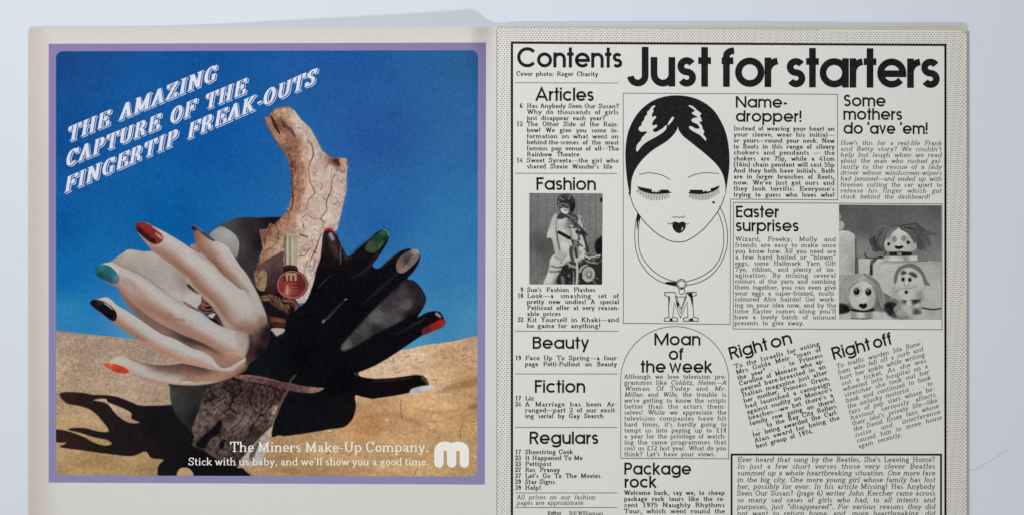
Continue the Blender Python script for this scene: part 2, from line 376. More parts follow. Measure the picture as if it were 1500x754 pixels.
    for p, wd, so, col, al in [
        ([(236, 330), (243, 420), (246, 520), (246, 610), (225, 655)], [2, 2.6, 3, 3, 2], 1.2, (60, 30, 26), .75),
        ([(95, 130), (130, 205), (180, 280), (228, 350)], [1.4, 2, 2, 2], 1.0, (96, 56, 44), .6),
        ([(268, 320), (285, 400), (275, 470), (285, 560), (262, 640)], 9, 5, (176, 112, 80), .5), ([(215, 190), (245, 260), (262, 330)], 8, 3, (150, 92, 70), .55),
        ([(250, 90), (300, 150), (360, 220), (400, 290)], 7, 5, (214, 196, 180), .4), ([(420, 420), (420, 520), (400, 640)], 16, 10, (214, 192, 178), .35), ([(520, 420), (530, 520), (500, 640)], 12, 7, (210, 190, 178), .35),
        ([(122, 96), (148, 150), (172, 198)], [2.4, 4.4, 2.4], .7, (44, 22, 20), .95), ([(98, 108), (125, 165), (150, 215)], [3, 3.6, 2], 1.0, (186, 120, 92), .7),
        ([(182, 118), (200, 150), (240, 180), (258, 212)], [3, 4.4, 5, 3], 1.1, (84, 44, 36), .8), ([(172, 128), (190, 170), (225, 205)], 3.4, 1.2, (156, 96, 74), .7), ([(140, 62), (180, 48), (230, 50)], 3, 1.4, (166, 104, 80), .55), ([(200, 90), (225, 120), (240, 150)], 3, 1.4, (206, 172, 146), .5),
        ([(484, 352), (502, 358), (515, 380)], [3, 6.4, 4], 1.0, (78, 26, 24), .9), ([(526, 352), (552, 350), (560, 372)], [4, 5, 3], 1.2, (214, 172, 146), .8), ([(505, 396), (535, 420), (552, 410)], [2, 4, 2], 1.6, (120, 74, 60), .5), ([(564, 362), (562, 385)], 1.6, .7, (50, 28, 26), .7),
        ([(455, 350), (450, 380), (435, 398)], [2, 2, 1], .8, (130, 74, 60), .6), ([(478, 395), (472, 420), (470, 450)], 1, .6, (120, 72, 62), .6),
        ([(352, 240), (364, 292), (366, 325), (344, 380), (340, 420)], [.8, 1.8, 2.2, 1.2, .8], .5, (92, 48, 42), .85), ([(344, 430), (350, 478), (374, 530), (372, 548), (338, 585), (330, 640)], [1, 1.1, 1.3, 1.2, 1.1, .8], .5, (110, 58, 44), .85),
        ([(500, 430), (476, 462), (472, 520), (455, 560), (442, 600), (444, 640), (412, 690), (430, 712)], [.8, 1.2, 1.3, 1.8, 1.4, 1.2, 1.4, 1], .5, (86, 46, 42), .85), ([(412, 690), (370, 690), (330, 665), (300, 690)], 1.0, .5, (110, 62, 50), .75),
        ([(472, 520), (500, 545), (530, 550)], .8, .5, (130, 84, 72), .6), ([(405, 480), (420, 500), (408, 520)], 1.2, .6, (120, 70, 58), .6), ([(375, 540), (420, 560), (445, 600)], .7, .5, (130, 84, 72), .5), ([(300, 150), (320, 190), (345, 230)], .8, .6, (140, 96, 80), .5),
        ([(330, 230), (345, 250)], 2.2, .8, (120, 66, 54), .6), ([(425, 570), (438, 578)], 1.4, .5, (90, 44, 40), .7), ([(398, 300), (420, 360), (440, 420)], .7, .6, (140, 100, 86), .5)]:
        c.put(c.brush(zc(W, p), wd, so), col, al)
    rw = np.random.RandomState(14)
    for k in range(150):       # knobbly bark on the shaded side
        t = rw.rand(); y = 205 + t * 150; x = np.interp(y, [200, 230, 290, 320, 355], [424, 432, 434, 418, 398]) + rw.uniform(-8, 12)
        if rw.rand() < .5: c.put(c.brush([(x, y), (x + rw.uniform(-1.5, 1.5), y + rw.uniform(1, 3))], rw.uniform(.8, 2), .6), (96, 50, 36), rw.uniform(.3, .75))
        else: c.put(c.brush([(x, y), (x + rw.uniform(-1, 1.5), y + rw.uniform(.6, 2))], rw.uniform(1, 2.4), .7), (214, 164, 130), rw.uniform(.3, .7))
    for cr, p, wd, al in [
        (D, [(380, 255), (430, 270)], [3, 1.6], .8), (D, [(525, 240), (500, 300), (480, 360), (440, 440)], [1, 2, 2.4, 1], .75), (D, [(430, 430), (400, 520)], .9, .6), (D, [(365, 400), (410, 395), (440, 340)], 1.2, .65), (D, [(470, 370), (490, 380)], 2, .7),
        (D, [(200, 180), (225, 240), (205, 320), (130, 370)], [2, 2, 1.5, 2], .6), (D, [(395, 180), (400, 205)], 2.2, .6), (D, [(380, 340), (440, 320)], 1, .5), (D, [(400, 470), (450, 470)], .8, .6), (D, [(165, 175), (185, 210)], 2, .5), (D, [(440, 560), (420, 640)], .8, .5), (D, [(480, 420), (460, 500)], .8, .5)]:
        c.put(c.brush(zc(cr, p), wd, .6), (78, 42, 34), al)
    # cast shade across the wood and the lit lump
    c.put(c.mask(zc(D, [(262, 368), (200, 395), (130, 432), (75, 480), (100, 492), (140, 505), (145, 580), (120, 660), (105, 700), (160, 760), (300, 760), (300, 640), (262, 440)]), True, .5),
          c.field(q(D, [(230, 420, (88, 62, 60)), (120, 460, (96, 68, 60)), (200, 560, (62, 38, 40)), (160, 650, (44, 26, 28)), (240, 680, (30, 16, 20))]), 2))
    c.put(c.brush(zc(D, [(265, 395), (180, 480), (200, 530)]), 1.2, .8), (40, 24, 28), .5)
    # wood seen between the hands
    c.put(c.mask(zc(Z4, [(520, 0), (760, 0), (760, 110), (700, 400), (600, 380), (560, 100)]), False), (20, 12, 14))
    c.put(c.mask([(330, 430), (380, 425), (420, 440), (450, 470), (430, 560), (360, 560), (300, 500)], True, .5), (22, 14, 16))
    # rope
    def rope(cr, p, wd, n, lit, dark, seed):
        P = spline(zc(cr, p), False, 24); rr = np.random.RandomState(seed)
        c.put(c.brush(zc(cr, p), wd, .5), dark)
        T = np.gradient(P, axis=0); T /= np.linalg.norm(T, axis=1)[:, None] + 1e-9
        for k in range(n):
            i = int((k + .5) / n * (len(P) - 1)); x, y = P[i]; tx, ty = T[i]; nx, ny = -ty, tx
            o = wd * .42
            a = (x - nx * o - tx * o * 1.3, y - ny * o - ty * o * 1.3); b = (x + nx * o + tx * o * 1.3, y + ny * o + ty * o * 1.3)
            j = rr.uniform(.75, 1.1)
            c.put(c.brush([a, ((a[0] + b[0]) / 2 - nx * .4, (a[1] + b[1]) / 2), b], [.5, wd * .17, .5], .5), tuple(min(255, v * j) for v in lit), .9)
    rope(Z4, [(535, 40), (580, 30), (640, 70), (710, 110)], 11, 11, (176, 116, 78), (40, 20, 18), 1)
    rope(Z4, [(540, 25), (600, 12), (690, 60), (720, 95)], 5, 12, (206, 150, 104), (70, 36, 26), 5)
    rope(Z4, [(690, 40), (740, 60), (780, 100), (790, 150)], 9, 9, (186, 130, 90), (44, 22, 20), 2)
    rope(Z5, [(0, 560), (40, 575), (70, 600), (100, 640)], 7, 8, (190, 128, 92), (50, 26, 22), 7)
    rope(Z5, [(80, 570), (120, 560), (155, 590), (165, 625)], 9, 9, (170, 112, 80), (36, 18, 16), 8)
    rope(Z4, [(580, 175), (640, 180), (700, 190)], 9, 8, (170, 96, 66), (50, 24, 20), 3)
    rope(Z4, [(560, 150), (620, 215), (690, 215)], 6, 8, (150, 84, 58), (30, 14, 12), 6)
    c.put(c.mask(zc(Z4, [(595, 250), (620, 235), (690, 240), (685, 265), (650, 285), (600, 308)]), True, .3), (196, 184, 170))
    c.put(c.mask(zc(Z4, [(628, 355), (650, 335), (700, 320), (705, 350), (695, 370), (650, 368)]), True, .5), (184, 172, 158))
    c.put(c.brush(zc(Z4, [(640, 345), (670, 352), (690, 345)]), 1.2, .5), (60, 40, 34), .8)
    # polish bottle
    cap = zc(Z5, [(82, 125), (92, 108), (120, 104), (165, 108), (170, 128), (166, 325), (150, 330), (92, 328), (80, 320)])
    c.put(c.mask(cap, False, .3), c.field(q(Z5, [(78, 130, (130, 118, 96)), (78, 300, (110, 98, 78)), (95, 200, (214, 202, 164)), (115, 200, (160, 148, 112)), (132, 200, (206, 194, 156)), (160, 200, (200, 188, 150)), (120, 112, (180, 170, 140)),
                                                (95, 300, (208, 194, 152)), (115, 300, (168, 154, 116)), (140, 300, (210, 196, 150)), (160, 300, (196, 182, 140))]), 3.5))
    for u, wd, col, al in [(84, 3.2, (96, 84, 66), .75), (100, 3.0, (224, 212, 176), .7), (117, 2.6, (136, 124, 92), .6), (134, 2.4, (220, 208, 170), .7), (150, 1.4, (170, 156, 122), .5), (163, 1.6, (176, 162, 124), .6)]:
        c.put(c.brush(zc(Z5, [(u, 126), (u, 316)]), wd, .7), col, al)
    c.put(c.brush(zc(Z5, [(90, 116), (125, 110), (166, 116)]), 1.6, .6), (196, 186, 156), .8)
    c.put(c.mask(zc(Z5, [(72, 345), (85, 325), (120, 320), (160, 328), (170, 350), (165, 372), (80, 372)]), True, .3), (28, 12, 14))
    c.put(c.brush(zc(Z5, [(92, 338), (125, 333), (158, 344)]), 1.0, .5), (120, 60, 50), .7)
    bx, by = 400 + 131 / 4.7125, 320 + 455 / 4.7125
    R = np.hypot((c.X - bx) / 23.2, (c.Y - by) / 21.4)
    cov = np.clip((1 - R) * 22 * 1.7 + .5, 0, 1)
    c.put(cov, (54, 16, 18))
    bc = c.field(q(Z5, [(40, 420, (120, 50, 46)), (60, 480, (140, 42, 40)), (100, 500, (176, 96, 84)), (100, 450, (140, 46, 42)), (150, 520, (112, 34, 30)), (180, 460, (96, 28, 28)), (130, 400, (92, 26, 26)), (110, 540, (140, 60, 50))]), 3)
    c.put(np.clip((.93 - R) * 22 * 1.7 + .5, 0, 1), np.clip(bc * (1 + .12 * n2[..., None]), 0, 1))
    c.put(np.exp(-((R - .91) / .035) ** 2), (212, 150, 130), .75)
    for k in range(3):
        x = 90 + k * 30 + 5
        c.put(c.brush(zc(Z5, [(x, 388), (x, 420)]), 3.6, .4), (186, 156, 104))
    c.put(c.brush(zc(Z5, [(96, 382), (156, 382)]), 3.0, .4), (186, 156, 104))
    c.put(c.brush(zc(Z5, [(82, 400), (86, 420), (78, 425)]), 2, .4), (60, 16, 16))
    for v in (445, 470, 492, 512): c.put(c.brush(zc(Z5, [(82, v), (120, v + 2), (172, v)]), 1.0, .6), (226, 150, 130), .35)
    c.put(c.brush(zc(Z5, [(100, 460), (97, 520)]), 3, 1.2), (240, 200, 180), .55)
    # ---- lower driftwood
    lowm = c.mask(zc(Z8, [(322, 3), (400, 36), (500, 60), (612, 68), (596, 118), (552, 200), (526, 272), (450, 345), (400, 405), (352, 462), (330, 505), (250, 480), (140, 410), (78, 384), (92, 340), (80, 290), (108, 210), (130, 140), (150, 80), (250, 25)]), False, .5)
    lw = c.field(q(Z8, [(300, 40, (58, 36, 38)), (400, 100, (66, 42, 44)), (500, 120, (80, 50, 52)), (570, 110, (72, 42, 44)), (180, 130, (74, 50, 50)), (150, 230, (104, 76, 76)), (210, 190, (110, 80, 78)), (110, 300, (100, 72, 70)),
                        (300, 200, (84, 58, 58)), (350, 250, (112, 82, 80)), (450, 230, (96, 66, 66)), (340, 330, (84, 56, 56)), (250, 400, (86, 62, 62)), (200, 420, (74, 56, 56)), (320, 430, (70, 50, 52)), (430, 330, (56, 36, 40)), (110, 370, (84, 66, 62)), (545, 190, (150, 116, 108))]), 3)
    # bark grain that runs down and left
    ur = (c.X * .62 + c.Y * .35); vr = (c.Y * .62 - c.X * .35)
    cc = Canvas.__new__(Canvas); cc.X = ur * 1.9; cc.Y = vr * .8
    g1, g2, gi = worley(cc, 6.5, 31); gcr = np.clip(1 - (g2 - g1) / .38, 0, 1)
    bt = 1 + .55 * n2 + .3 * gr - .55 * gcr * (.55 + n1)
    c.put(lowm, np.clip(lw * np.array([1.0, 1.10, .98]) * np.clip(bt, .12, 1.8)[..., None], 0, 1))
    c.put(c.mask(zc(Z8, [(240, 240), (247, 275), (225, 320), (180, 350), (150, 400), (100, 384), (130, 340), (190, 290)]), True, .8), (14, 12, 16))
    c.put(c.mask(zc(Z8, [(262, 350), (255, 395), (228, 400), (235, 365)]), True, .8), (18, 12, 16))
    for p, wd in [([(250, 60), (310, 110), (290, 170), (330, 210)], 2.5), ([(420, 60), (400, 130), (430, 200)], 1.8), ([(330, 20), (350, 80), (300, 130)], 3), ([(500, 80), (480, 170), (400, 300)], 1.4), ([(180, 80), (200, 120), (150, 140)], 3.5), ([(380, 200), (340, 260), (300, 290)], 1.2), ([(540, 90), (520, 160), (470, 220)], 1.8)]:
        c.put(c.brush(zc(Z8, p), wd, .9), (20, 12, 16), .75)
    for p in [[(250, 150), (200, 215), (130, 300), (90, 350)], [(420, 180), (350, 290), (290, 330)], [(590, 120), (545, 200), (525, 270)]]:
        c.put(c.brush(zc(Z8, p), 1.2, .8), (150, 116, 108), .55)
    c.put(c.mask(zc(Z8, [(526, 270), (515, 320), (505, 370), (480, 430), (462, 490), (400, 498), (330, 512), (350, 462), (400, 402), (452, 345), (495, 305)]), False, .4),
          np.clip(c.field(q(Z8, [(510, 310, (206, 196, 184)), (480, 340, (196, 180, 168)), (460, 450, (214, 206, 192)), (380, 470, (190, 178, 158)), (400, 440, (214, 206, 190)), (350, 500, (170, 150, 120))]), 3) * (1 + .25 * n2[..., None]), 0, 1))
    c.put(c.mask(zc(Z8, [(455, 350), (430, 430), (415, 470), (395, 440), (430, 380)]), True, .6), (60, 40, 40), .8)
    c.put(c.mask(zc(Z8, [(395, 552), (340, 515), (250, 470), (180, 470), (120, 500), (150, 552)]), True, .6), (16, 12, 14))
    # ---- dark hand
    dark = zc(Z5, [(345, 110), (360, 78), (385, 66), (430, 98), (460, 160), (492, 225), (525, 262), (600, 195), (668, 140), (708, 102)]) + \
        zc(E, [(140, 118), (190, 80), (240, 60), (262, 85), (254, 130), (205, 210), (172, 258), (205, 275), (262, 228), (320, 184), (360, 169), (400, 168), (430, 190), (432, 232), (400, 290), (364, 332), (400, 343), (440, 382), (467, 440), (452, 490), (422, 542), (470, 518), (520, 508), (550, 520), (568, 555), (570, 585), (530, 612)]) + \
        zc(Z7, [(450, 250), (370, 285), (260, 358), (170, 418), (80, 473), (0, 515)]) + zc(Z6, [(690, 405), (625, 432), (588, 448), (602, 474), (660, 486), (740, 494)]) + \
        zc(Z7, [(60, 585), (150, 580), (250, 568), (330, 558), (385, 572), (415, 620), (400, 640), (330, 662), (280, 680), (180, 700), (100, 712), (35, 722)]) + \
        zc(Z6, [(690, 629), (620, 616), (566, 607), (572, 680), (555, 754)]) + zc(G, [(292, 430), (262, 455), (200, 464), (120, 478), (0, 495)]) + \
        zc(Z8, [(560, 328), (522, 335), (528, 280), (552, 200), (612, 70), (560, 40), (400, 20)]) + zc(Z4, [(330, 560), (400, 520), (440, 460), (560, 400), (585, 330), (610, 300), (690, 290), (700, 200), (720, 150)]) + \
        zc(Z5, [(70, 720), (110, 672), (180, 610), (222, 575), (252, 520), (282, 430), (300, 345), (325, 280), (335, 200)])
    # Z4's right border is Z5's left: rebuild the wrist as its own shape
    dkc = c.field([(470, 420, (10, 8, 18)), (520, 450, (6, 6, 16)), (440, 520, (6, 6, 14)), (500, 560, (6, 5, 12)), (400, 530, (14, 20, 26)), (380, 545, (20, 26, 30)), (450, 620, (18, 22, 30)), (500, 600, (22, 20, 26)), (410, 610, (14, 20, 28)),
                   (600, 460, (14, 10, 18)), (640, 570, (26, 16, 18)), (590, 570, (18, 12, 16)), (620, 440, (14, 12, 20)), (450, 380, (24, 14, 22)), (480, 350, (44, 28, 34))], 2.4)
    dkc = dkc * .62
    c.put(c.mask(dark, True, .4), dkc)
    c.put(c.mask([(352, 505), (370, 480), (393, 480), (410, 497), (430, 500), (450, 520), (450, 560), (410, 566), (360, 556), (338, 552)], True, .6), dkc)
    # details on the dark hand
    for p, wd in [([(30, 232), (80, 172), (140, 122)], [2, 4, 3]), ([(215, 275), (270, 228), (320, 190)], [2, 4, 3]), ([(60, 330), (150, 270), (230, 130)], [2, 5, 2]), ([(300, 640), (400, 585), (470, 545)], [2, 4, 3]), ([(120, 470), (220, 380), (310, 300)], [2, 5, 3])]:
        c.put(c.brush(zc(E, p), wd, 2.2), (52, 44, 52), .5)
    c.put(c.brush(zc(Z7, [(30, 600), (150, 596), (300, 574)]), [2, 4, 3], 2), (56, 44, 46), .5)
    c.put(c.brush(zc(Z5, [(400, 130), (420, 190), (440, 260)]), [9, 12, 7], 3.5), (70, 44, 48), .75)
    c.put(c.brush(zc(Z5, [(398, 112), (412, 140)]), [6, 5], 2.2), (170, 160, 168), .9)
    c.put(c.brush(zc(Z5, [(362, 95), (352, 150), (346, 240)]), 1.6, 1.2), (60, 36, 40), .7)
    c.put(c.mask(zc(Z5, [(356, 88), (366, 68), (388, 64), (410, 74), (425, 95), (395, 84), (370, 88)]), True, .3), (196, 46, 40))
    c.put(c.brush(zc(Z5, [(364, 72), (388, 65), (412, 80), (432, 104)]), .9, .4), (240, 150, 140), .8)
    c.put(c.brush(zc(Z5, [(468, 170), (466, 240), (466, 312)]), [1, 2.4, 1.6], .8), (92, 84, 86), .85)
    c.put(c.brush(zc(Z5, [(485, 230), (500, 270), (515, 275)]), [1, 4, 2], 1.4), (74, 50, 54), .7)
    c.put(c.brush(zc(Z5, [(310, 478), (350, 435), (400, 385)]), [.6, .8, .6], .5), (110, 100, 106), .7)
    c.put(c.brush(zc(Z5, [(345, 712), (395, 665), (440, 615), (500, 556)]), [4, 5, 3, 1.6], 1.2), (62, 42, 54), .8)
    c.put(c.brush(zc(Z5, [(345, 712), (352, 700)]), 3, 1), (150, 140, 150), .8)
    c.put(c.brush(zc(Z5, [(497, 558), (508, 553)]), 1.6, .6), (200, 196, 190), .8)
    c.put(c.mask(zc(E, [(0, 702), (60, 630), (150, 530), (250, 432), (330, 352), (390, 342), (436, 385), (464, 440), (446, 488), (390, 528), (300, 580), (200, 630), (100, 690), (14, 728)]), True, 1.2),
          c.field(q(E, [(20, 705, (96, 88, 88)), (120, 600, (66, 62, 66)), (200, 540, (92, 88, 90)), (250, 480, (52, 48, 54)), (330, 400, (64, 58, 62)), (390, 360, (34, 28, 32)), (360, 480, (84, 78, 80)), (440, 440, (38, 30, 34)), (420, 500, (28, 22, 26)), (300, 550, (72, 66, 68)), (200, 620, (40, 36, 40)), (380, 530, (24, 18, 24)), (90, 680, (50, 46, 48)), (300, 380, (26, 22, 28))]), 3) * (1 + .16 * gr[..., None] + .1 * n2[..., None]))
    nail = lambda cr, p, cols, pw=3: c.put(c.mask(zc(cr, p), True, .3), c.field(q(cr, cols), pw))
    nail(E, [(133, 162), (150, 130), (200, 82), (245, 62), (262, 85), (248, 125), (205, 172), (175, 190), (142, 182)],
         [(150, 150, (66, 72, 54)), (170, 175, (52, 66, 50)), (200, 110, (18, 52, 34)), (230, 80, (34, 84, 56)), (200, 150, (50, 62, 50)), (240, 120, (16, 40, 28)), (215, 120, (32, 62, 40))])
    c.put(c.brush(zc(E, [(232, 62), (252, 70), (262, 95)]), 1, .5), (170, 214, 190), .8)
    c.put(c.brush(zc(E, [(205, 165), (232, 125)]), 1.1, .6), (120, 140, 116), .6)
    nail(E, [(302, 262), (312, 225), (355, 186), (400, 172), (428, 186), (426, 222), (385, 268), (340, 300), (310, 292)],
         [(312, 255, (122, 96, 86)), (330, 230, (96, 82, 80)), (370, 200, (84, 74, 74)), (410, 185, (160, 148, 144)), (345, 275, (150, 122, 112)), (390, 240, (130, 108, 100)), (360, 228, (50, 42, 42)), (420, 210, (120, 106, 102))])
    c.put(c.brush(zc(E, [(340, 265), (362, 225), (390, 200)]), 2.4, 1.2), (60, 50, 50), .7)
    c.put(c.brush(zc(E, [(385, 170), (415, 174), (430, 192)]), 1, .4), (214, 216, 224), .9)
    nail(E, [(443, 628), (452, 604), (500, 578), (556, 552), (577, 573), (535, 606), (480, 632), (455, 640)],
         [(455, 620, (96, 32, 30)), (500, 600, (146, 38, 34)), (550, 575, (184, 44, 38)), (530, 600, (160, 38, 32)), (480, 600, (84, 22, 22))])
    c.put(c.brush(zc(E, [(526, 524), (545, 540)]), [4, 3], 1.6), (196, 190, 188), .9)
    c.put(c.brush(zc(E, [(572, 578), (535, 606), (470, 638)]), .7, .4), (230, 110, 96), .6)
    nail(Z7, [(283, 672), (302, 652), (370, 634), (440, 629), (450, 644), (405, 668), (335, 683), (290, 684)], [(300, 670, (214, 214, 220)), (380, 650, (224, 224, 226)), (440, 640, (236, 236, 236)), (340, 675, (190, 192, 204))])
    c.put(c.brush(zc(Z7, [(370, 578), (395, 600), (405, 622)]), [4, 4, 2], 2), (110, 90, 86), .7)
    c.put(c.brush(zc(Z6, [(568, 455), (580, 462)]), 4, 2), (60, 64, 68), .8)
    c.put(c.brush(zc(Z6, [(0, 520), (80, 540), (180, 560), (280, 568), (345, 558)]), [9, 9, 10.5, 9, 2], .8), np.clip(c.field(q(Z6, [(0, 520, (110, 66, 64)), (100, 545, (84, 50, 52)), (200, 560, (110, 68, 68)), (300, 560, (140, 92, 86)), (345, 558, (170, 120, 110))]), 2) * (1 + .35 * n2[..., None]), 0, 1))
    c.put(c.brush(zc(Z4, [(350, 568), (450, 580), (560, 600), (660, 625), (760, 640)]), [4, 10, 11, 10, 9], .9), np.clip(c.field(q(Z4, [(400, 560, (128, 82, 76)), (500, 590, (104, 64, 64)), (620, 620, (92, 54, 56)), (750, 640, (100, 60, 60))]), 2) * (1 + .4 * n2[..., None]), 0, 1))
    c.put(c.brush(zc(Z4, [(420, 560), (520, 575), (640, 600)]), 1.2, .8), (170, 120, 110), .5)
    for k in range(9):
        u = 420 + k * 38
        c.put(c.brush(zc(Z4, [(u, 565 + k * 8), (u + 22, 580 + k * 8), (u + 34, 612 + k * 8)]), 1.1, .7), (52, 26, 30), .6)
    c.put(c.brush(zc(Z6, [(155, 465), (120, 505), (100, 570), (50, 660), (20, 754)]), [2, 3, 4, 4, 3], 1), (104, 66, 64), .85)
    # ---- pale hand: the shape behind
    Lt = (212, 203, 197); Wm = (222, 212, 202); Tn = (203, 176, 158); Br = (170, 122, 98); Dk = (138, 92, 72); Rf = (188, 146, 122)
    c.put(c.mask(zc(Z1, [(150, 365), (165, 335), (205, 305), (240, 280), (275, 260), (330, 266), (380, 274), (440, 274), (500, 315), (600, 385), (690, 468), (700, 505), (760, 560), (820, 600), (785, 720), (700, 740), (500, 640), (300, 480)]), True, .3),
          c.field(q(Z1, [(180, 335, (186, 168, 156)), (280, 270, (208, 198, 188)), (350, 320, (196, 182, 172)), (440, 290, (208, 196, 186)), (480, 400, (190, 176, 166)), (560, 480, (196, 186, 176)), (620, 470, (182, 164, 152)), (660, 485, (160, 134, 118)), (420, 440, (184, 170, 160)), (600, 570, (206, 198, 186)), (700, 600, (212, 204, 192)), (300, 400, (182, 164, 152)), (760, 640, (206, 196, 184))]), 3, 60))
    c.put(c.brush(zc(Z1, [(165, 348), (260, 385), (340, 425), (420, 470), (560, 585), (640, 640)]), 3.4, 2.6), (150, 128, 118), .45)
    # gap with rope and shade between the fingers
    c.put(c.mask(zc(Z1, [(678, 510), (700, 485), (760, 505), (800, 560), (770, 570), (720, 548)]), True, .5), (64, 44, 36))
    c.put(c.mask(zc(Z4, [(90, 100), (115, 60), (120, 10), (150, -10), (215, 70), (300, 150), (380, 230), (290, 240), (200, 165), (150, 140)]), True, .5),
          c.field(q(Z4, [(130, 60, (110, 60, 44)), (170, 100, (40, 20, 18)), (240, 150, (56, 36, 32)), (300, 200, (112, 76, 64)), (350, 228, (160, 122, 104)), (150, 30, (70, 46, 40))]), 3))
    for p in [[(112, 60), (150, 80), (200, 70)], [(120, 90), (160, 110), (215, 95)], [(125, 30), (150, 50), (185, 52)], [(140, 125), (180, 130), (210, 110)]]:
        c.put(c.brush(zc(Z4, p), 1.4, .6), (196, 130, 96), .75)
    c.put(c.mask(zc(Z4, [(165, 145), (212, 132), (208, 150), (192, 168)]), True, .3), (206, 202, 198))
    c.put(c.mask(zc(Z2, [(40, 240), (75, 225), (100, 290), (90, 320)]), True, .6), (168, 132, 118))
    # back of the hand, in one piece with the raised finger
    c.put(c.mask(zc(Z2, [(200, 198), (290, 236), (328, 290), (350, 320), (385, 375), (430, 430), (470, 500), (520, 590), (552, 660), (575, 754)]) +
                 zc(Z4, [(590, 230), (590, 300), (570, 370), (520, 430), (450, 480), (420, 530), (330, 565), (280, 520), (300, 300), (200, 100), (60, -40), (0, -120)]) + zc(Z2, [(60, 300), (110, 280), (150, 220)]), True, .3),
          c.field(q(Z2, [(400, 440, (206, 186, 170)), (460, 540, (200, 182, 168)), (420, 600, (208, 196, 186)), (500, 620, (202, 188, 178)), (300, 400, (200, 176, 160)), (540, 700, (196, 178, 168)), (360, 560, (208, 198, 190))]) +
                  q(Z4, [(350, 60, (210, 202, 198)), (430, 60, (212, 204, 200)), (450, 120, (210, 200, 194)), (400, 140, (208, 198, 190)), (500, 100, (204, 190, 182)), (480, 170, (200, 184, 174)), (400, 225, (166, 118, 98)), (460, 240, (160, 112, 94)), (535, 180, (140, 100, 88)), (500, 290, (84, 52, 48)), (550, 300, (26, 14, 16)), (575, 250, (16, 10, 12)),
                         (470, 390, (52, 30, 30)), (520, 400, (16, 9, 11)), (450, 450, (60, 38, 34)), (410, 480, (110, 76, 60)), (350, 180, (196, 170, 154)), (300, 130, (190, 160, 142)), (250, 120, (180, 140, 120))]), 3.4, 40))
    # raised finger with the dark nail
    c.limb(zc(Z2, [(66, 108), (110, 140), (160, 172), (205, 198), (290, 236), (328, 290), (350, 320), (385, 375), (430, 430), (470, 500), (520, 590), (548, 650)]),
           zc(Z2, [(62, 125), (72, 190), (82, 235), (115, 285), (160, 325), (215, 375), (255, 425), (300, 462), (345, 500), (380, 530), (420, 545), (470, 640)]),
           [(0, [(0, (150, 84, 60)), (1, (130, 76, 60))]), (.14, [(0, (206, 164, 140)), (.4, (186, 130, 104)), (.8, (150, 96, 76)), (1, (160, 110, 90))]), (.3, [(0, Wm), (.3, (216, 196, 180)), (.55, (184, 136, 112)), (.85, (148, 96, 76)), (1, (172, 124, 102))]),
            (.42, [(0, Lt), (.35, (214, 200, 186)), (.6, (200, 168, 148)), (.85, (146, 96, 76)), (1, (130, 86, 70))]), (.6, [(0, (208, 192, 178)), (.4, (212, 194, 178)), (.65, (180, 136, 114)), (.88, (150, 100, 80)), (1, (140, 96, 78))]),
            (.78, [(0, (206, 190, 176)), (.5, (208, 190, 174)), (.75, (184, 146, 126)), (1, (150, 106, 88))]), (1, [(0, (200, 184, 172)), (.6, (206, 192, 180)), (1, (200, 184, 172))])], .3, (.8, 1.0))
    c.put(c.mask(zc(Z2, [(50, 112), (70, 96), (100, 110), (150, 148), (210, 200), (190, 202), (130, 165), (95, 130), (65, 135)]), True, .4), c.field(q(Z2, [(60, 115, (34, 18, 36)), (100, 125, (70, 56, 72)), (150, 160, (70, 66, 78)), (200, 198, (60, 66, 84))]), 2))
    c.put(c.brush(zc(Z2, [(68, 97), (105, 120), (130, 140)]), .8, .4), (200, 196, 210), .8)
    c.put(c.brush(zc(Z4, [(520, 20), (548, 90), (572, 150), (582, 210)]), 1.6, .6), (50, 38, 36), .85)
    c.put(c.brush(zc(Z4, [(508, 225), (505, 262)]), 2.2, 1.2), (150, 96, 84), .5)
    # red-nailed finger
    R1 = [(0, (220, 206, 196)), (.3, (218, 204, 194)), (.5, (208, 180, 164)), (.72, (190, 142, 118)), (.9, (176, 122, 98)), (1, (192, 144, 120))]
    R2 = [(0, (208, 196, 188)), (.2, (218, 206, 198)), (.45, (212, 198, 188)), (.62, (196, 158, 138)), (.82, (160, 106, 82)), (.95, (166, 114, 90)), (1, (186, 140, 118))]
    c.limb(zc(Z1, [(345, 74), (400, 78), (430, 94), (520, 138), (620, 196), (700, 250), (754, 292)]) + zc(Z2, [(60, 285), (130, 330), (190, 375), (240, 430), (300, 470), (360, 515), (440, 560)]),
           zc(Z1, [(340, 150), (385, 205), (430, 262), (450, 282), (520, 328), (600, 385), (690, 462)]) + zc(Z2, [(55, 498), (105, 552)]) + zc(Z4, [(150, 22), (215, 75), (260, 140), (300, 190), (350, 225), (400, 240)]),
           [(0, R1), (.2, R1), (.34, R2), (.6, R2), (.78, [(0, (204, 192, 184)), (.3, (212, 204, 198)), (.55, (206, 190, 180)), (.74, (184, 142, 122)), (.9, (160, 110, 88)), (1, (150, 104, 84))]),
            (1, [(0, (208, 198, 190)), (.5, (210, 202, 196)), (.75, (200, 182, 170)), (.92, (168, 118, 98)), (1, (150, 102, 84))])], .3, (.84, 1.0))
    c.put(c.brush(zc(Z4, [(330, 205), (380, 232), (440, 248), (490, 250)]), [3, 5, 5, 2], 3), (140, 92, 74), .55)
    nail(Z1, [(322, 108), (340, 78), (385, 76), (430, 96), (480, 130), (515, 172), (508, 206), (470, 225), (430, 215), (380, 178), (340, 140)],
         [(335, 100, (120, 26, 24)), (350, 130, (40, 10, 20)), (370, 95, (158, 44, 38)), (420, 120, (146, 40, 36)), (400, 180, (46, 14, 24)), (440, 205, (38, 12, 20)), (440, 160, (128, 36, 32)), (480, 160, (160, 54, 46)), (490, 200, (138, 40, 34)), (505, 180, (200, 110, 90))], 3.4)
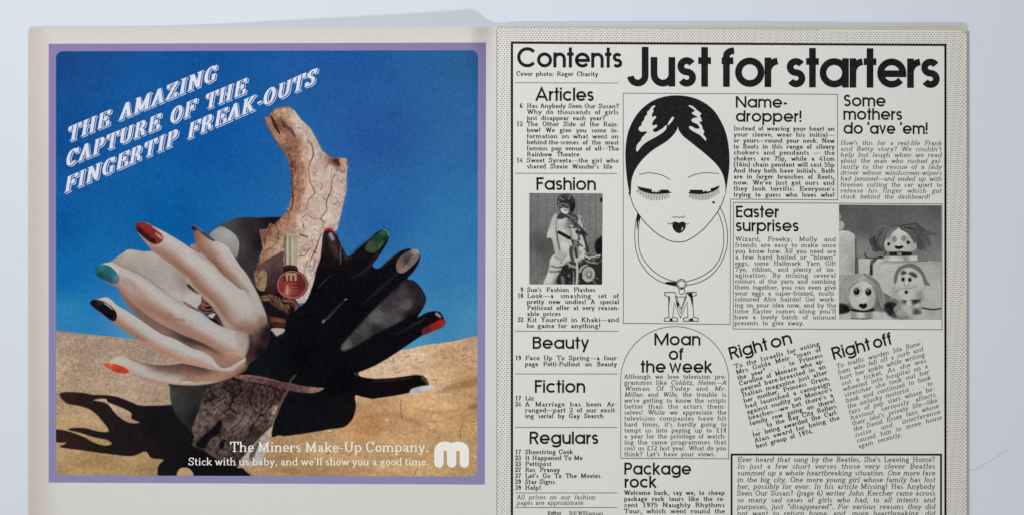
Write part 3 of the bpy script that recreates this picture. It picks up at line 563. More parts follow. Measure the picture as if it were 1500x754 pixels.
    c.put(c.brush(zc(Z1, [(440, 105), (470, 125), (495, 145)]), [1.4, 1.6, 1], .6), (238, 214, 206), .85)
    c.put(c.brush(zc(Z1, [(460, 150), (480, 165), (500, 185)]), [1, 2.2, 1], .7), (250, 210, 196), .85)
    c.put(c.brush(zc(Z1, [(380, 195), (430, 235), (480, 232), (525, 195)]), 1.6, 1.0), (224, 196, 180), .5)
    for cr, p, wd, al in [(Z1, [(560, 285), (600, 270), (640, 240)], 1.2, .25), (Z1, [(580, 300), (620, 290), (660, 260)], 1, .22), (Z2, [(110, 440), (150, 470), (160, 500)], 1.6, .22), (Z2, [(90, 420), (130, 430)], 1.2, .2)]:
        c.put(c.brush(zc(cr, p), wd, 1.0), (150, 112, 98), al)
    # underside of the next fingers
    c.limb(zc(Z3, [(250, -30), (330, 40), (440, 120), (540, 190), (640, 250), (700, 280)]) + zc(Z4, [(60, 300), (150, 345), (240, 385), (330, 415), (430, 425)]),
           zc(Z3, [(234, -50), (262, 4), (300, 62), (348, 124), (416, 188), (488, 244), (552, 288), (632, 326), (750, 386)]) + zc(Z4, [(110, 392), (190, 436), (240, 500), (330, 500), (420, 440)]),
           [(0, [(0, (150, 106, 88)), (1, (150, 110, 94))]), (.2, [(0, (140, 96, 82)), (.6, (128, 88, 76)), (1, (140, 104, 92))]), (.42, [(0, (112, 76, 66)), (.5, (134, 98, 88)), (1, (120, 90, 90))]),
            (.56, [(0, (74, 52, 46)), (.4, (60, 42, 40)), (.8, (120, 88, 80)), (1, (130, 98, 84))]), (.7, [(0, (96, 68, 56)), (.25, (62, 44, 38)), (.6, (140, 100, 82)), (1, (160, 120, 98))]),
            (.85, [(0, (170, 124, 102)), (.5, (152, 106, 86)), (1, (150, 106, 86))]), (1, [(0, (176, 130, 106)), (.5, (160, 112, 90)), (1, (150, 104, 82))])], .5)
    c.put(c.brush(zc(Z3, [(330, 100), (400, 160), (480, 216)]), [1.2, 1.6, 1.2], .9), (110, 104, 140), .45)
    c.put(c.brush(zc(Z3, [(520, 240), (560, 262), (610, 272)]), 1.0, .7), (150, 146, 180), .55)
    # teal-nailed finger
    c.limb(zc(Z1, [(75, 368), (105, 355), (165, 350), (230, 382), (330, 428), (400, 468), (480, 528), (560, 588), (640, 640), (700, 672)]) + zc(Z4, [(20, 72), (90, 108), (160, 165), (230, 210), (300, 238), (370, 258), (430, 272), (452, 300)]),
           zc(Z1, [(70, 450), (130, 488), (195, 520), (235, 560), (290, 620)]) + zc(Z3, [(400, 104), (460, 150), (540, 205), (640, 255), (700, 285)]) + zc(Z4, [(60, 310), (140, 345), (230, 390), (310, 418), (370, 430), (425, 428), (448, 370)]),
           [(0, [(0, Wm), (.4, (214, 198, 186)), (.7, (200, 160, 138)), (1, (180, 128, 104))]), (.2, [(0, (200, 184, 174)), (.25, (214, 202, 192)), (.45, (196, 162, 146)), (.7, (204, 168, 148)), (.9, (188, 138, 112)), (1, (176, 124, 100))]),
            (.32, [(0, (200, 188, 180)), (.2, (214, 204, 196)), (.42, (206, 186, 172)), (.65, (186, 140, 116)), (.8, (168, 112, 86)), (1, (186, 140, 116))]), (.45, [(0, (204, 194, 186)), (.3, (214, 206, 200)), (.48, (196, 158, 138)), (.7, (164, 106, 82)), (.85, (190, 142, 118)), (1, (188, 140, 114))]),
            (.55, [(0, (204, 196, 190)), (.3, (212, 206, 202)), (.5, (202, 176, 160)), (.75, (176, 124, 100)), (1, (180, 130, 104))]), (.72, [(0, (200, 194, 192)), (.3, (208, 204, 204)), (.52, (206, 194, 186)), (.72, (184, 140, 116)), (.95, (172, 120, 96)), (1, (164, 112, 90))]),
            (.9, [(0, (198, 186, 180)), (.3, (212, 202, 196)), (.7, (208, 192, 180)), (.88, (190, 148, 122)), (1, (168, 116, 90))]), (1, [(0, (150, 112, 98)), (.4, (190, 168, 156)), (1, (196, 168, 146))])], .3)
    c.put(c.brush(zc(Z4, [(455, 290), (456, 350), (430, 425)]), [4, 6, 3], 3), (60, 36, 34), .75)
    nail(Z1, [(42, 408), (52, 380), (90, 362), (130, 368), (170, 392), (208, 440), (205, 485), (180, 498), (140, 488), (90, 462), (55, 440)],
         [(55, 400, (30, 90, 92)), (90, 380, (54, 116, 120)), (120, 400, (36, 98, 104)), (80, 440, (24, 58, 66)), (150, 470, (40, 74, 86)), (170, 430, (38, 108, 116)), (195, 450, (90, 140, 146)), (190, 480, (80, 110, 120)), (130, 440, (32, 78, 86))])
    c.put(c.brush(zc(Z1, [(108, 360), (150, 372), (185, 402), (205, 432)]), [1, 2, 2.2, 1], .6), (226, 226, 224), .75)
    for cr, p, wd, al, col in [(Z1, [(285, 480), (312, 500), (318, 540)], 1.4, .35, (150, 96, 82)), (Z1, [(240, 470), (262, 500)], 2.4, .2, (160, 110, 94)), (Z1, [(262, 462), (290, 470)], 2, .2, (160, 110, 94)),
                              (Z3, [(600, 140), (640, 172), (700, 182)], 6, .4, (160, 92, 70)), (Z3, [(640, 150), (670, 165), (690, 150)], 1, .6, (224, 200, 186)), (Z3, [(655, 185), (690, 195), (720, 185)], 1, .5, (220, 190, 172)),
                              (Z1, [(640, 612), (680, 645), (754, 680)], [.5, 1.4, 2.2], .85, (70, 46, 34)), (Z4, [(0, 55), (60, 90), (120, 130), (170, 160)], [1.8, 1.6, 1.2, 1], .75, (96, 66, 50))]:
        c.put(c.brush(zc(cr, p), wd, .8), col, al)
    # orange-nailed finger and the underside of the hand
    c.limb(zc(Z3, [(190, 470), (215, 445), (250, 430), (300, 430), (360, 455), (430, 475), (520, 490), (600, 490), (700, 478)]) + zc(Z4, [(30, 480), (130, 492), (240, 505), (330, 512), (420, 480)]),
           zc(Z3, [(210, 500), (240, 520), (320, 548), (400, 577), (480, 600), (560, 615), (640, 626), (700, 630)]) + zc(Z4, [(60, 632), (120, 628), (200, 617), (300, 588), (370, 556), (430, 505)]),
           [(0, [(0, (222, 210, 196)), (1, (214, 196, 180))]), (.12, [(0, (220, 208, 196)), (.6, (212, 196, 184)), (.9, (186, 144, 118)), (1, (166, 118, 90))]), (.25, [(0, (160, 128, 114)), (.2, (206, 190, 176)), (.6, (214, 202, 192)), (.85, (206, 186, 170)), (1, (150, 104, 78))]),
            (.36, [(0, (104, 70, 64)), (.25, (130, 90, 80)), (.5, (200, 178, 162)), (.8, (214, 200, 188)), (.93, (180, 130, 98)), (1, (150, 104, 76))]), (.48, [(0, (96, 64, 58)), (.4, (128, 88, 76)), (.6, (190, 166, 148)), (.85, (216, 202, 188)), (.95, (186, 146, 118)), (1, (150, 108, 82))]),
            (.56, [(0, (84, 56, 52)), (.5, (140, 100, 82)), (.8, (160, 118, 94)), (.9, (206, 190, 170)), (1, (160, 120, 94))]), (.68, [(0, (60, 38, 34)), (.3, (104, 68, 56)), (.6, (156, 110, 88)), (.82, (168, 122, 96)), (.9, (196, 172, 140)), (1, (150, 110, 82))]),
            (.82, [(0, (110, 74, 60)), (.4, (160, 114, 90)), (.8, (156, 110, 86)), (1, (136, 94, 70))]), (1, [(0, (170, 128, 106)), (.5, (140, 102, 80)), (1, (96, 66, 50))])], .4)
    c.put(c.brush(zc(Z4, [(0, 608), (30, 606), (60, 612)]), [3, 2.4, 1], 1), (222, 206, 176), .8)
    c.put(c.brush(zc(Z3, [(300, 432), (360, 458), (430, 485), (500, 495)]), 1.2, .8), (90, 64, 56), .45)
    nail(Z3, [(150, 490), (165, 478), (210, 478), (265, 492), (310, 515), (325, 540), (300, 548), (240, 540), (185, 515)],
         [(170, 487, (230, 84, 56)), (230, 500, (226, 78, 52)), (240, 530, (200, 56, 36)), (300, 530, (216, 74, 50)), (200, 480, (240, 130, 104))])
    c.put(c.brush(zc(Z3, [(205, 462), (250, 485), (300, 500)]), 1.2, .7), (236, 190, 170), .5)
    # black-nailed finger
    c.limb(zc(Z3, [(80, 42), (120, 32), (170, 22), (205, 42), (240, 75), (330, 130), (420, 190), (500, 245), (560, 280), (640, 310), (754, 372)]) + zc(Z4, [(110, 392), (180, 430), (230, 488), (262, 510), (320, 500), (380, 462), (425, 435)]),
           zc(Z3, [(90, 100), (130, 130), (210, 190), (270, 240), (330, 282), (400, 330), (460, 370), (540, 410), (620, 445), (700, 478)]) + zc(Z4, [(47, 490), (130, 510), (220, 530), (320, 541), (375, 508), (425, 470)]),
           [(0, [(0, (224, 212, 198)), (.5, (214, 196, 180)), (1, (176, 126, 102))]), (.2, [(0, (218, 206, 194)), (.4, (212, 196, 182)), (.62, (200, 160, 138)), (.85, (168, 116, 90)), (1, (178, 130, 106))]), (.34, [(0, (214, 204, 194)), (.3, (214, 204, 196)), (.5, (208, 188, 174)), (.8, (168, 114, 88)), (1, (172, 124, 100))]),
            (.5, [(0, (206, 200, 194)), (.35, (214, 208, 202)), (.55, (206, 186, 172)), (.8, (166, 112, 86)), (1, (170, 120, 96))]), (.66, [(0, (206, 202, 196)), (.35, (212, 206, 202)), (.55, (204, 180, 164)), (.78, (176, 126, 102)), (1, (170, 122, 98))]),
            (.8, [(0, (202, 196, 192)), (.35, (208, 202, 198)), (.6, (204, 184, 170)), (.85, (180, 134, 112)), (1, (156, 110, 90))]), (.9, [(0, (196, 176, 162)), (.3, (216, 204, 190)), (.6, (206, 182, 164)), (1, (160, 112, 88))]), (1, [(0, (196, 170, 150)), (.3, (218, 206, 190)), (.7, (200, 176, 156)), (1, (150, 110, 88))])], .3)
    nail(Z3, [(58, 68), (66, 46), (100, 38), (150, 52), (200, 84), (236, 125), (240, 165), (222, 187), (185, 172), (140, 135), (90, 100)],
         [(90, 60, (20, 14, 20)), (150, 100, (8, 8, 14)), (200, 150, (10, 8, 14)), (230, 160, (34, 22, 26)), (120, 45, (50, 40, 42))])
    c.put(c.brush(zc(Z3, [(152, 62), (180, 80), (212, 108)]), [1, 2, 1], .5), (220, 220, 224), .9)
    for p, wd, al in [([(325, 225), (350, 235), (360, 220)], 1.2, .35), ([(595, 385), (620, 400), (630, 420)], 1.2, .4), ([(620, 385), (640, 400)], 1, .4), ([(640, 380), (655, 395)], 1, .3)]:
        c.put(c.brush(zc(Z3, p), wd, .7), (150, 100, 80), al)
        c.put(c.brush([(x + 1, y - 1) for x, y in zc(Z3, p)], wd * .7, .6), (236, 224, 214), al)
    for p in [[(190, 200), (185, 250)], [(240, 240), (262, 275), (250, 260)], [(205, 205), (230, 215)]]:
        c.put(c.brush(zc(Z3, p), 1.8, 1.2), (120, 130, 150), .6)
    # print grain
    c.a = np.clip(c.a * (1 + .05 * gr[..., None]) + .012 * n2[..., None], 0, 1)
    r = np.random.RandomState(12)
    c.a = np.clip(c.a + blur(r.randn(h, w) * .035, .7)[..., None], 0, 1)
    # the inks of this page: light tones greyer, warm tones a little muted
    L = c.a @ np.array([.3, .59, .11]); t = np.clip((L - .2) / .5, 0, 1); t = t * t * (3 - 2 * t)
    warm = np.clip((c.a[..., 0] - c.a[..., 2]) * 5 + .3, 0, 1)
    isand = sm * np.clip((c.a[..., 0] - c.a[..., 2] - .16) * 8, 0, 1)
    f = (.98 - .155 * t * (1 - .75 * isand)) * (1 + .06 * isand)
    c.a = c.a * f[..., None]
    red0 = np.clip((c.a[..., 0] - c.a[..., 1] - .30) * 5, 0, 1); c.a = c.a * (1 - .20 * red0)[..., None]; f = f * (1 - .20 * red0)
    L2 = (L * f)[..., None]; k = (1 - .22 * warm)[..., None]
    red = np.clip((c.a[..., 0] - c.a[..., 1] - .22) * 6, 0, 1)[..., None]
    c.a = np.clip(L2 + (c.a - L2) * (k * (1 - red) + red), 0, 1)
    return c

def grey(v, t=(1.0, .985, .965)): return (v * t[0], v * t[1], v * t[2])

def ell(c, cx, cy, rx, ry, cr, soft=.5, rot=0):
    x, y = zc(cr, [(cx, cy)])[0]; k = (cr[3] if len(cr) > 3 else 754.) / cr[2]
    co, si = math.cos(rot), math.sin(rot)
    X = (c.X - x) * co + (c.Y - y) * si; Y = -(c.X - x) * si + (c.Y - y) * co
    R = np.hypot(X / (rx / k), Y / (ry / k))
    return np.clip((1 - R) * min(rx, ry) / k / (2 * soft) + .5, 0, 1)

def paint_biker():
    c = Canvas(775.2, 283, 883, 416.5, 2.6)
    P = (760, 270, 140, 660)
    q = lambda l: [zc(P, [(a, b)])[0] + (grey(v),) for a, b, v in l]
    h, w = c.h, c.w
    n = fbm(h, w, 9, 2, 4); g = fbm(h, w, 2.2, 6, 2)
    c.a = c.field(q([(90, 80, 112), (250, 80, 116), (450, 80, 116), (560, 80, 120), (90, 250, 104), (180, 250, 110), (90, 420, 84), (150, 430, 76), (200, 420, 80), (90, 500, 104), (120, 660, 108), (540, 250, 118), (500, 350, 114), (540, 420, 104)]), 2.5)
    c.a = c.a * (1 + .10 * n + .12 * g)[..., None]
    for x in (88, 134, 190, 246, 400, 440, 490, 532): 
        c.put(c.brush(zc(P, [(x, 62), (x, 690)]), .8, .5), grey(70), .7)
        c.put(c.brush(zc(P, [(x + 5, 62), (x + 5, 690)]), .6, .5), grey(150), .25)
    M = lambda pts, v, soft=.4, sm=True, al=1: c.put(c.mask(zc(P, pts), sm, soft), grey(v) if np.isscalar(v) else v, al)
    S = lambda pts, wd, v, soft=.6, al=1: c.put(c.brush(zc(P, pts), wd, soft), grey(v), al)
    M([(562, 95), (580, 92), (580, 122), (564, 122)], 28)
    # trousers
    M([(215, 520), (250, 478), (340, 450), (420, 470), (430, 520), (350, 560), (320, 610), (290, 650), (280, 692), (172, 692), (195, 620), (212, 560)],
      c.field(q([(230, 520, 186), (300, 480, 160), (340, 490, 190), (260, 570, 180), (210, 640, 196), (260, 660, 150), (300, 600, 170), (400, 480, 180)])))
    S([(225, 562), (270, 572), (310, 560)], 2, 60, .8, .8); S([(215, 600), (265, 600), (318, 585)], 3, 90, 1, .7); S([(240, 690), (265, 640), (300, 600)], 2, 90, 1, .7); S([(250, 500), (300, 520), (330, 480)], 2, 100, 1, .6)
    # shirt
    M([(236, 222), (262, 206), (330, 232), (400, 214), (432, 222), (456, 290), (474, 370), (470, 430), (430, 450), (420, 500), (380, 500), (345, 470), (286, 468), (250, 470), (228, 378), (192, 368), (212, 290)],
      c.field(q([(240, 240, 172), (215, 350, 186), (250, 380, 178), (262, 440, 170), (300, 260, 182), (300, 330, 184), (320, 420, 196), (370, 300, 176), (380, 380, 160), (430, 280, 150), (450, 350, 120), (440, 420, 190), (400, 440, 130), (340, 280, 120)])))
    S([(256, 300), (268, 380), (284, 462)], [1, 2.4, 1.4], 60, .9, .85); S([(262, 240), (256, 300)], 1.2, 90, .8, .7); S([(195, 370), (228, 376)], 1, 100, .6, .6)
    S([(340, 232), (350, 300), (360, 360), (356, 450)], 1.6, 90, .8, .8); S([(300, 330), (330, 400)], 1, 130, 1, .5)
    for p, wd, v in [([(350, 240), (400, 280), (440, 320), (470, 350)], 3.4, 44), ([(390, 220), (400, 260), (380, 300)], 3, 48), ([(360, 270), (400, 300), (420, 380)], 2, 60), ([(440, 320), (462, 400), (476, 460)], 4, 40), ([(400, 330), (450, 340)], 5, 36),
                     ([(410, 380), (412, 440)], 2, 60), ([(370, 400), (360, 470), (372, 520)], 5, 56), ([(390, 440), (400, 500)], 4, 46), ([(350, 400), (400, 420), (430, 430)], 2.4, 70), ([(430, 240), (450, 300)], 2, 70), ([(345, 300), (390, 300)], 1.4, 60)]: S(p, wd, v, .9, .9)
    for p, wd, v in [([(420, 250), (440, 290)], 2, 190), ([(426, 440), (446, 470), (440, 500)], 6, 190), ([(380, 330), (395, 370)], 4, 186), ([(350, 380), (362, 420)], 3, 200), ([(430, 360), (450, 420)], 2.6, 190)]: S(p, wd, v, .8, .9)
    S([(276, 332), (312, 350), (350, 372)], 4.6, 24, .5); S([(350, 378), (400, 400), (440, 428)], 2, 60, .6)
    # scarf and collar
    M([(262, 232), (276, 206), (300, 205), (325, 225), (300, 240), (268, 240)], 54); M([(300, 200), (345, 190), (390, 210), (410, 240), (370, 262), (340, 240)], 62, .6); S([(330, 205), (360, 225), (392, 235)], 1.4, 150, .7, .7); S([(345, 245), (370, 240), (400, 262)], 1, 160, .6, .6)
    # face, helmet, goggles
    M([(275, 140), (350, 135), (352, 180), (335, 202), (310, 205), (285, 185)], c.field(q([(290, 175, 196), (320, 185, 204), (345, 170, 120), (300, 150, 90)])))
    M([(268, 145), (264, 112), (278, 80), (310, 62), (345, 62), (375, 85), (390, 120), (388, 165), (368, 195), (350, 185), (350, 145), (310, 130), (280, 135)], c.field(q([(290, 90, 60), (330, 75, 70), (350, 110, 34), (375, 150, 26), (300, 115, 44), (370, 100, 60)])))
    S([(285, 76), (320, 62), (360, 74)], 1.6, 120, 1, .6)
    for x, y in ((286, 96), (303, 106), (345, 100), (352, 85), (275, 122)): c.put(ell(c, x, y, 5, 5, P), grey(190), .8)
    M([(268, 140), (300, 132), (346, 136), (348, 160), (326, 166), (308, 156), (290, 168), (272, 160)], 40); S([(272, 142), (300, 136), (344, 142)], 1, 180, .5, .8); S([(276, 152), (300, 152)], 1.6, 150, .7, .8); S([(318, 150), (340, 152)], 1.6, 140, .7, .7)
    S([(314, 180), (326, 182)], 1.2, 60, .5); S([(282, 165), (290, 195), (318, 212)], 1.4, 30, .6)
    # motorcycle
    M([(575, 365), (550, 375), (528, 400), (526, 450), (545, 482), (580, 490)], 20, .8)
    M([(430, 560), (460, 510), (520, 500), (582, 500), (582, 692), (420, 692)], 40, 1)
    M([(270, 692), (275, 620), (310, 560), (350, 530), (400, 540), (430, 560), (440, 692)], 34, 1)
    r = np.random.RandomState(3)
    for k in range(70):
        x, y = r.uniform(285, 440), r.uniform(530, 690); a = r.uniform(0, 3.1); L = r.uniform(5, 22)
        S([(x, y), (x + L * math.cos(a) * .5 + 2, y + L * math.sin(a) * .5), (x + L * math.cos(a), y + L * math.sin(a))], r.uniform(.5, 1.8), r.choice([28, 60, 110, 170]), .5, .8)
    for k in range(30):
        x, y = r.uniform(440, 570), r.uniform(480, 540); S([(x, y), (x + 8, y + r.uniform(-8, 8)), (x + 16, y)], r.uniform(.6, 1.6), r.choice([30, 120, 190]), .5, .8)
    S([(400, 520), (404, 600), (400, 690)], 3.4, 176, .6); S([(378, 600), (380, 690)], 2, 130, .6, .8); S([(340, 545), (360, 560), (390, 570)], 4, 160, .8, .8); S([(420, 600), (440, 570), (470, 560)], 4, 176, .8, .8)
    S([(440, 482), (480, 505), (520, 500), (560, 488)], 1.8, 190, .5); S([(455, 520), (500, 540), (545, 545)], 1.6, 150, .5, .8); S([(300, 640), (310, 690)], 5, 120, .9, .7)
    c.put(ell(c, 482, 617, 50, 56, P), grey(46)); c.put(ell(c, 482, 617, 43, 50, P), grey(170)); c.put(ell(c, 478, 612, 32, 38, P, 1.2), grey(150)); c.put(ell(c, 486, 622, 20, 24, P, 1.5), grey(96)); c.put(ell(c, 484, 618, 9, 11, P, 1), grey(190))
    S([(440, 640), (470, 668), (510, 655)], 1.6, 190, .6, .8); S([(500, 640), (535, 692)], 2, 130, .7, .7); S([(520, 640), (550, 650)], 1, 170, .5, .7)
    M([(70, 688), (70, 694), (590, 694), (590, 688)], 60, .4, False, .4)
    rr = np.random.RandomState(9); c.a = np.clip(c.a + blur(rr.randn(h, w) * .06, .6)[..., None], 0, 1)
    c.a = blur1(blur1(c.a, .7, 0), .7, 1)
    return c

def paint_dolls():
    c = Canvas(1228.6, 299.8, 1379.6, 468, 2.6)
    P = (1220, 290, 170, 675)
    q = lambda l: [zc(P, [(a, b)])[0] + (grey(v),) for a, b, v in l]
    h, w = c.h, c.w
    n = fbm(h, w, 14, 2, 4); g = fbm(h, w, 2.2, 6, 2)
    c.a = c.field(q([(50, 60, 88), (330, 60, 96), (620, 60, 92), (180, 150, 92), (600, 200, 110), (170, 300, 134), (600, 330, 130), (60, 110, 100), (560, 300, 124)]), 2.5)
    c.a = c.a * (1 + .06 * n + .07 * g)[..., None]
    M = lambda pts, v, soft=.4, sm=True, al=1: c.put(c.mask(zc(P, pts), sm, soft), grey(v) if np.isscalar(v) else v * (1 + .05 * n + .05 * g)[..., None], al)
    S = lambda pts, wd, v, soft=.6, al=1: c.put(c.brush(zc(P, pts), wd, soft), grey(v), al)
    E_ = lambda x, y, rx, ry, v, soft=.5, al=1, rot=0: c.put(ell(c, x, y, rx, ry, P, soft, rot), grey(v), al)
    # table, boxes
    M([(20, 640), (200, 660), (400, 650), (640, 600), (640, 760), (20, 760)], c.field(q([(60, 700, 186), (300, 720, 192), (500, 720, 190), (600, 660, 176), (420, 700, 160)])), 1.5)
    E_(45, 160, 22, 26, 176, .6); E_(32, 110, 16, 22, 150, .6)
    M([(20, 205), (40, 188), (90, 192), (125, 212), (132, 240), (132, 470), (20, 480)], c.field(q([(60, 205, 200), (60, 260, 186), (110, 300, 176), (60, 380, 188), (120, 400, 160), (50, 440, 190)])), .4, False)
    S([(132, 236), (133, 330), (131, 440)], 1.6, 60, .6, .9); S([(40, 196), (90, 200), (126, 222)], 1, 216, .6, .7)
    M([(142, 352), (260, 352), (420, 362), (632, 368), (632, 640), (520, 640), (400, 600), (142, 470)], c.field(q([(180, 375, 190), (300, 380, 196), (280, 450, 192), (560, 400, 182), (600, 560, 190), (560, 620, 184), (330, 540, 190), (610, 385, 170)])), .4, False)
    S([(142, 352), (144, 440)], 3, 70, 1, .8); S([(270, 380), (400, 378), (628, 380)], .9, 140, .6, .7); S([(520, 636), (580, 646), (626, 640)], 2, 36, .7); M([(216, 384), (232, 384), (232, 448), (214, 446)], 46, .4, False); M([(222, 358), (262, 356), (232, 384), (216, 384)], 90, .4, False)
    S([(30, 642), (36, 660)], 2, 60)
    # ribbon curls
    for p in [[(186, 322), (196, 345), (240, 350), (290, 345)], [(232, 292), (242, 310), (275, 300)], [(240, 356), (262, 346), (286, 342)], [(300, 330), (312, 300), (320, 290)], [(330, 320), (326, 300), (318, 290)]]: S(p, 1.5, 30, .5)
    r = np.random.RandomState(8)
    def hair(x0, y0, rx, ry, nn, lo, hi, L=34, al=.6, wd=.8):
        for k in range(nn):
            a = r.uniform(0, 6.283); d = math.sqrt(r.rand()); x = x0 + rx * d * math.cos(a); y = y0 + ry * d * math.sin(a); b = r.uniform(0, 6.283)
            S([(x, y), (x + L * .5 * math.cos(b), y + L * .5 * math.sin(b)), (x + L * math.cos(b + .7), y + L * math.sin(b + .7))], r.uniform(.5, 1.1) * wd, r.uniform(lo, hi), .6, al)
    # top doll
    DC = (1216, 293, 176, 725)
    MD = lambda pts, v, soft=.4, al=1: c.put(c.mask(zc(DC, pts), True, soft), grey(v) if np.isscalar(v) else v * (1 + .05 * n + .05 * g)[..., None], al)
    def strands(starts, ends, bend, nn, lo, hi, wd=.9, al=.7, jit=10):
        for k in range(nn):
            a = starts[r.randint(len(starts))]; b = ends[r.randint(len(ends))]
            ax, ay = a[0] + r.uniform(-jit, jit), a[1] + r.uniform(-jit, jit) * .6; bx, by = b[0] + r.uniform(-jit, jit) * 1.6, b[1] + r.uniform(-jit, jit) * 1.6
            mx, my = (ax + bx) / 2 + bend[0] + r.uniform(-8, 8), (ay + by) / 2 + bend[1] + r.uniform(-8, 8)
            c.put(c.brush(zc(DC, [(ax, ay), (mx, my), (bx, by)]), r.uniform(.5, 1.2) * wd, .5), grey(r.uniform(lo, hi)), al)
    MD([(246, 218), (275, 190), (318, 178), (350, 160), (398, 150), (450, 150), (505, 150), (545, 170), (588, 194), (600, 230), (606, 268), (578, 268), (555, 300), (530, 296), (505, 250), (440, 200), (400, 190), (350, 240), (332, 290), (318, 304), (285, 304), (256, 282), (246, 250)], 84, 1.0)
    c.put(ell(c, 600, 225, 40, 34, DC, 3), grey(126), .45)
    strands([(395, 168), (380, 176)], [(262, 225), (270, 250), (285, 280), (300, 290), (320, 270), (330, 240)], (-22, -26), 110, 46, 150)
    strands([(425, 166), (440, 172)], [(540, 290), (560, 280), (595, 262), (590, 225), (570, 205), (520, 250), (530, 220)], (22, -34), 150, 34, 132)
    strands([(262, 225), (265, 260)], [(250, 250), (290, 296), (320, 296)], (-8, 8), 40, 30, 110); strands([(560, 200), (540, 220)], [(630, 215), (600, 270), (580, 300)], (10, -6), 40, 50, 140)
    MD([(332, 298), (326, 262), (345, 226), (384, 184), (410, 166), (440, 182), (486, 216), (514, 250), (524, 285), (500, 307), (420, 316), (350, 311)], c.field([zc(DC, [(a, b)])[0] + (grey(v),) for a, b, v in [(410, 190, 212), (350, 240, 198), (480, 235, 190), (420, 260, 212), (508, 275, 172), (340, 295, 180), (430, 305, 190)]]), .6)
    strands([(392, 172), (400, 168)], [(345, 226), (338, 245)], (-6, -8), 22, 80, 160, .8); strands([(428, 172), (436, 176)], [(505, 236), (516, 256)], (10, -12), 26, 50, 130, .9)
    for x, y, s_ in ((354, 241, 1), (416, 237, -1)):
        E_(x, y, 18, 18, 90, .5); E_(x, y, 15, 15, 200, .4); E_(x + 3 * s_, y, 9, 10, 60, .4); E_(x + 5 * s_, y, 5, 6, 180, .4)
    E_(325, 268, 9, 10, 26); E_(439, 260, 10, 10, 26)
    M([(357, 284), (372, 278), (384, 282), (398, 277), (411, 282), (400, 294), (382, 299), (368, 294)], 24, .3); S([(392, 258), (398, 268), (388, 270)], .7, 120, .4, .8)
    M([(330, 314), (395, 310), (460, 316), (458, 334), (395, 338), (332, 334)], 30, .3, False); M([(372, 314), (400, 314), (400, 336), (374, 336)], 130, .4, False)
    M([(298, 340), (490, 336), (495, 362), (440, 368), (300, 368)], c.field(q([(310, 350, 180), (350, 350, 212), (420, 350, 150), (400, 360, 200), (470, 350, 204)])), .3, False); S([(300, 369), (400, 370), (550, 366)], 1, 70, .5, .8)
    # left doll
    MD([(40, 470), (80, 448), (130, 450), (200, 438), (246, 456), (286, 515), (306, 585), (336, 628), (350, 660), (310, 660), (280, 610), (262, 540), (200, 490), (150, 500), (122, 560), (116, 612), (60, 640), (40, 640)], c.field([zc(DC, [(a, b)])[0] + (grey(v),) for a, b, v in [(70, 500, 164), (70, 590, 158), (190, 455, 178), (245, 480, 160), (280, 560, 124), (310, 630, 96), (110, 520, 140)]]), .8)
    strands([(180, 450), (150, 455)], [(60, 520), (56, 570), (70, 610), (100, 600), (110, 560)], (-26, -8), 120, 120, 200, .8, .6); strands([(210, 448), (230, 455)], [(300, 600), (320, 640), (290, 590)], (26, -12), 110, 84, 190, .8, .6)
    E_(172, 575, 78, 90, 128, 1.4); M([(97, 590), (105, 530), (135, 495), (172, 482), (212, 495), (240, 535), (246, 590), (228, 632), (180, 652), (125, 640)], c.field(q([(150, 510, 198), (200, 520, 206), (175, 580, 208), (115, 590, 196), (235, 600, 176), (180, 645, 180), (120, 560, 190)])), .5)
    for x, y in ((143, 541), (212, 545)): E_(x, y, 25, 28, 110, .4); E_(x, y, 22, 25, 206, .4); E_(x - 4, y, 17, 20, 22, .5); E_(x - 8, y - 8, 4, 5, 190, .4)
    S([(172, 575), (178, 584), (188, 580)], .7, 140, .5, .8)
    M([(150, 622), (164, 610), (176, 614), (190, 608), (200, 622), (188, 638), (174, 640), (160, 632)], 22, .3)
    M([(110, 640), (180, 652), (236, 638), (234, 655), (180, 662), (112, 656)], 34, .3); M([(104, 658), (180, 664), (270, 655), (272, 688), (190, 698), (106, 694)], c.field(q([(120, 675, 150), (160, 675, 206), (210, 675, 140), (250, 670, 200)])), .3, False); S([(108, 697), (180, 700), (230, 694)], 1.2, 60, .5)
    M([(20, 620), (60, 612), (92, 630), (100, 655), (70, 668), (20, 668)], 26, 1); hair(60, 642, 34, 20, 30, 16, 80, 18)
    M([(300, 620), (325, 602), (370, 612), (372, 628), (350, 640), (372, 690), (345, 690), (310, 660)], 30, .9); hair(335, 640, 30, 34, 40, 16, 90, 18); S([(350, 680), (400, 694), (430, 690)], 5, 110, 2, .6)
    # right doll
    M([(345, 560), (370, 520), (520, 500), (530, 560), (500, 600), (400, 600)], 176, 1.5); hair(370, 540, 30, 30, 30, 120, 200, 26, .5)
    M([(362, 480), (375, 425), (410, 395), (450, 388), (500, 410), (525, 460), (530, 520), (515, 570), (470, 592), (410, 585), (372, 540)], c.field(q([(420, 420, 196), (480, 430, 190), (440, 480, 206), (500, 500, 196), (440, 560, 200), (380, 500, 196), (510, 560, 160), (460, 520, 190)])), .5)
    MD([(386, 502), (388, 455), (405, 415), (440, 390), (490, 382), (535, 400), (565, 440), (585, 485), (604, 512), (590, 512), (572, 506), (550, 450), (520, 420), (480, 405), (440, 414), (412, 445), (402, 490)], 104, .6)
    for k in range(60):
        o = r.uniform(-1, 1); c.put(c.brush([(x + o * .9, y + o * 1.1) for x, y in zc(DC, [(392, 495 - r.uniform(0, 40)), (402, 440), (440, 400), (490, 392), (535, 412), (560, 455), (580 + r.uniform(-8, 16), 508)])][:r.randint(4, 8)], r.uniform(.4, .9), .5), grey(r.uniform(56, 170)), .5)
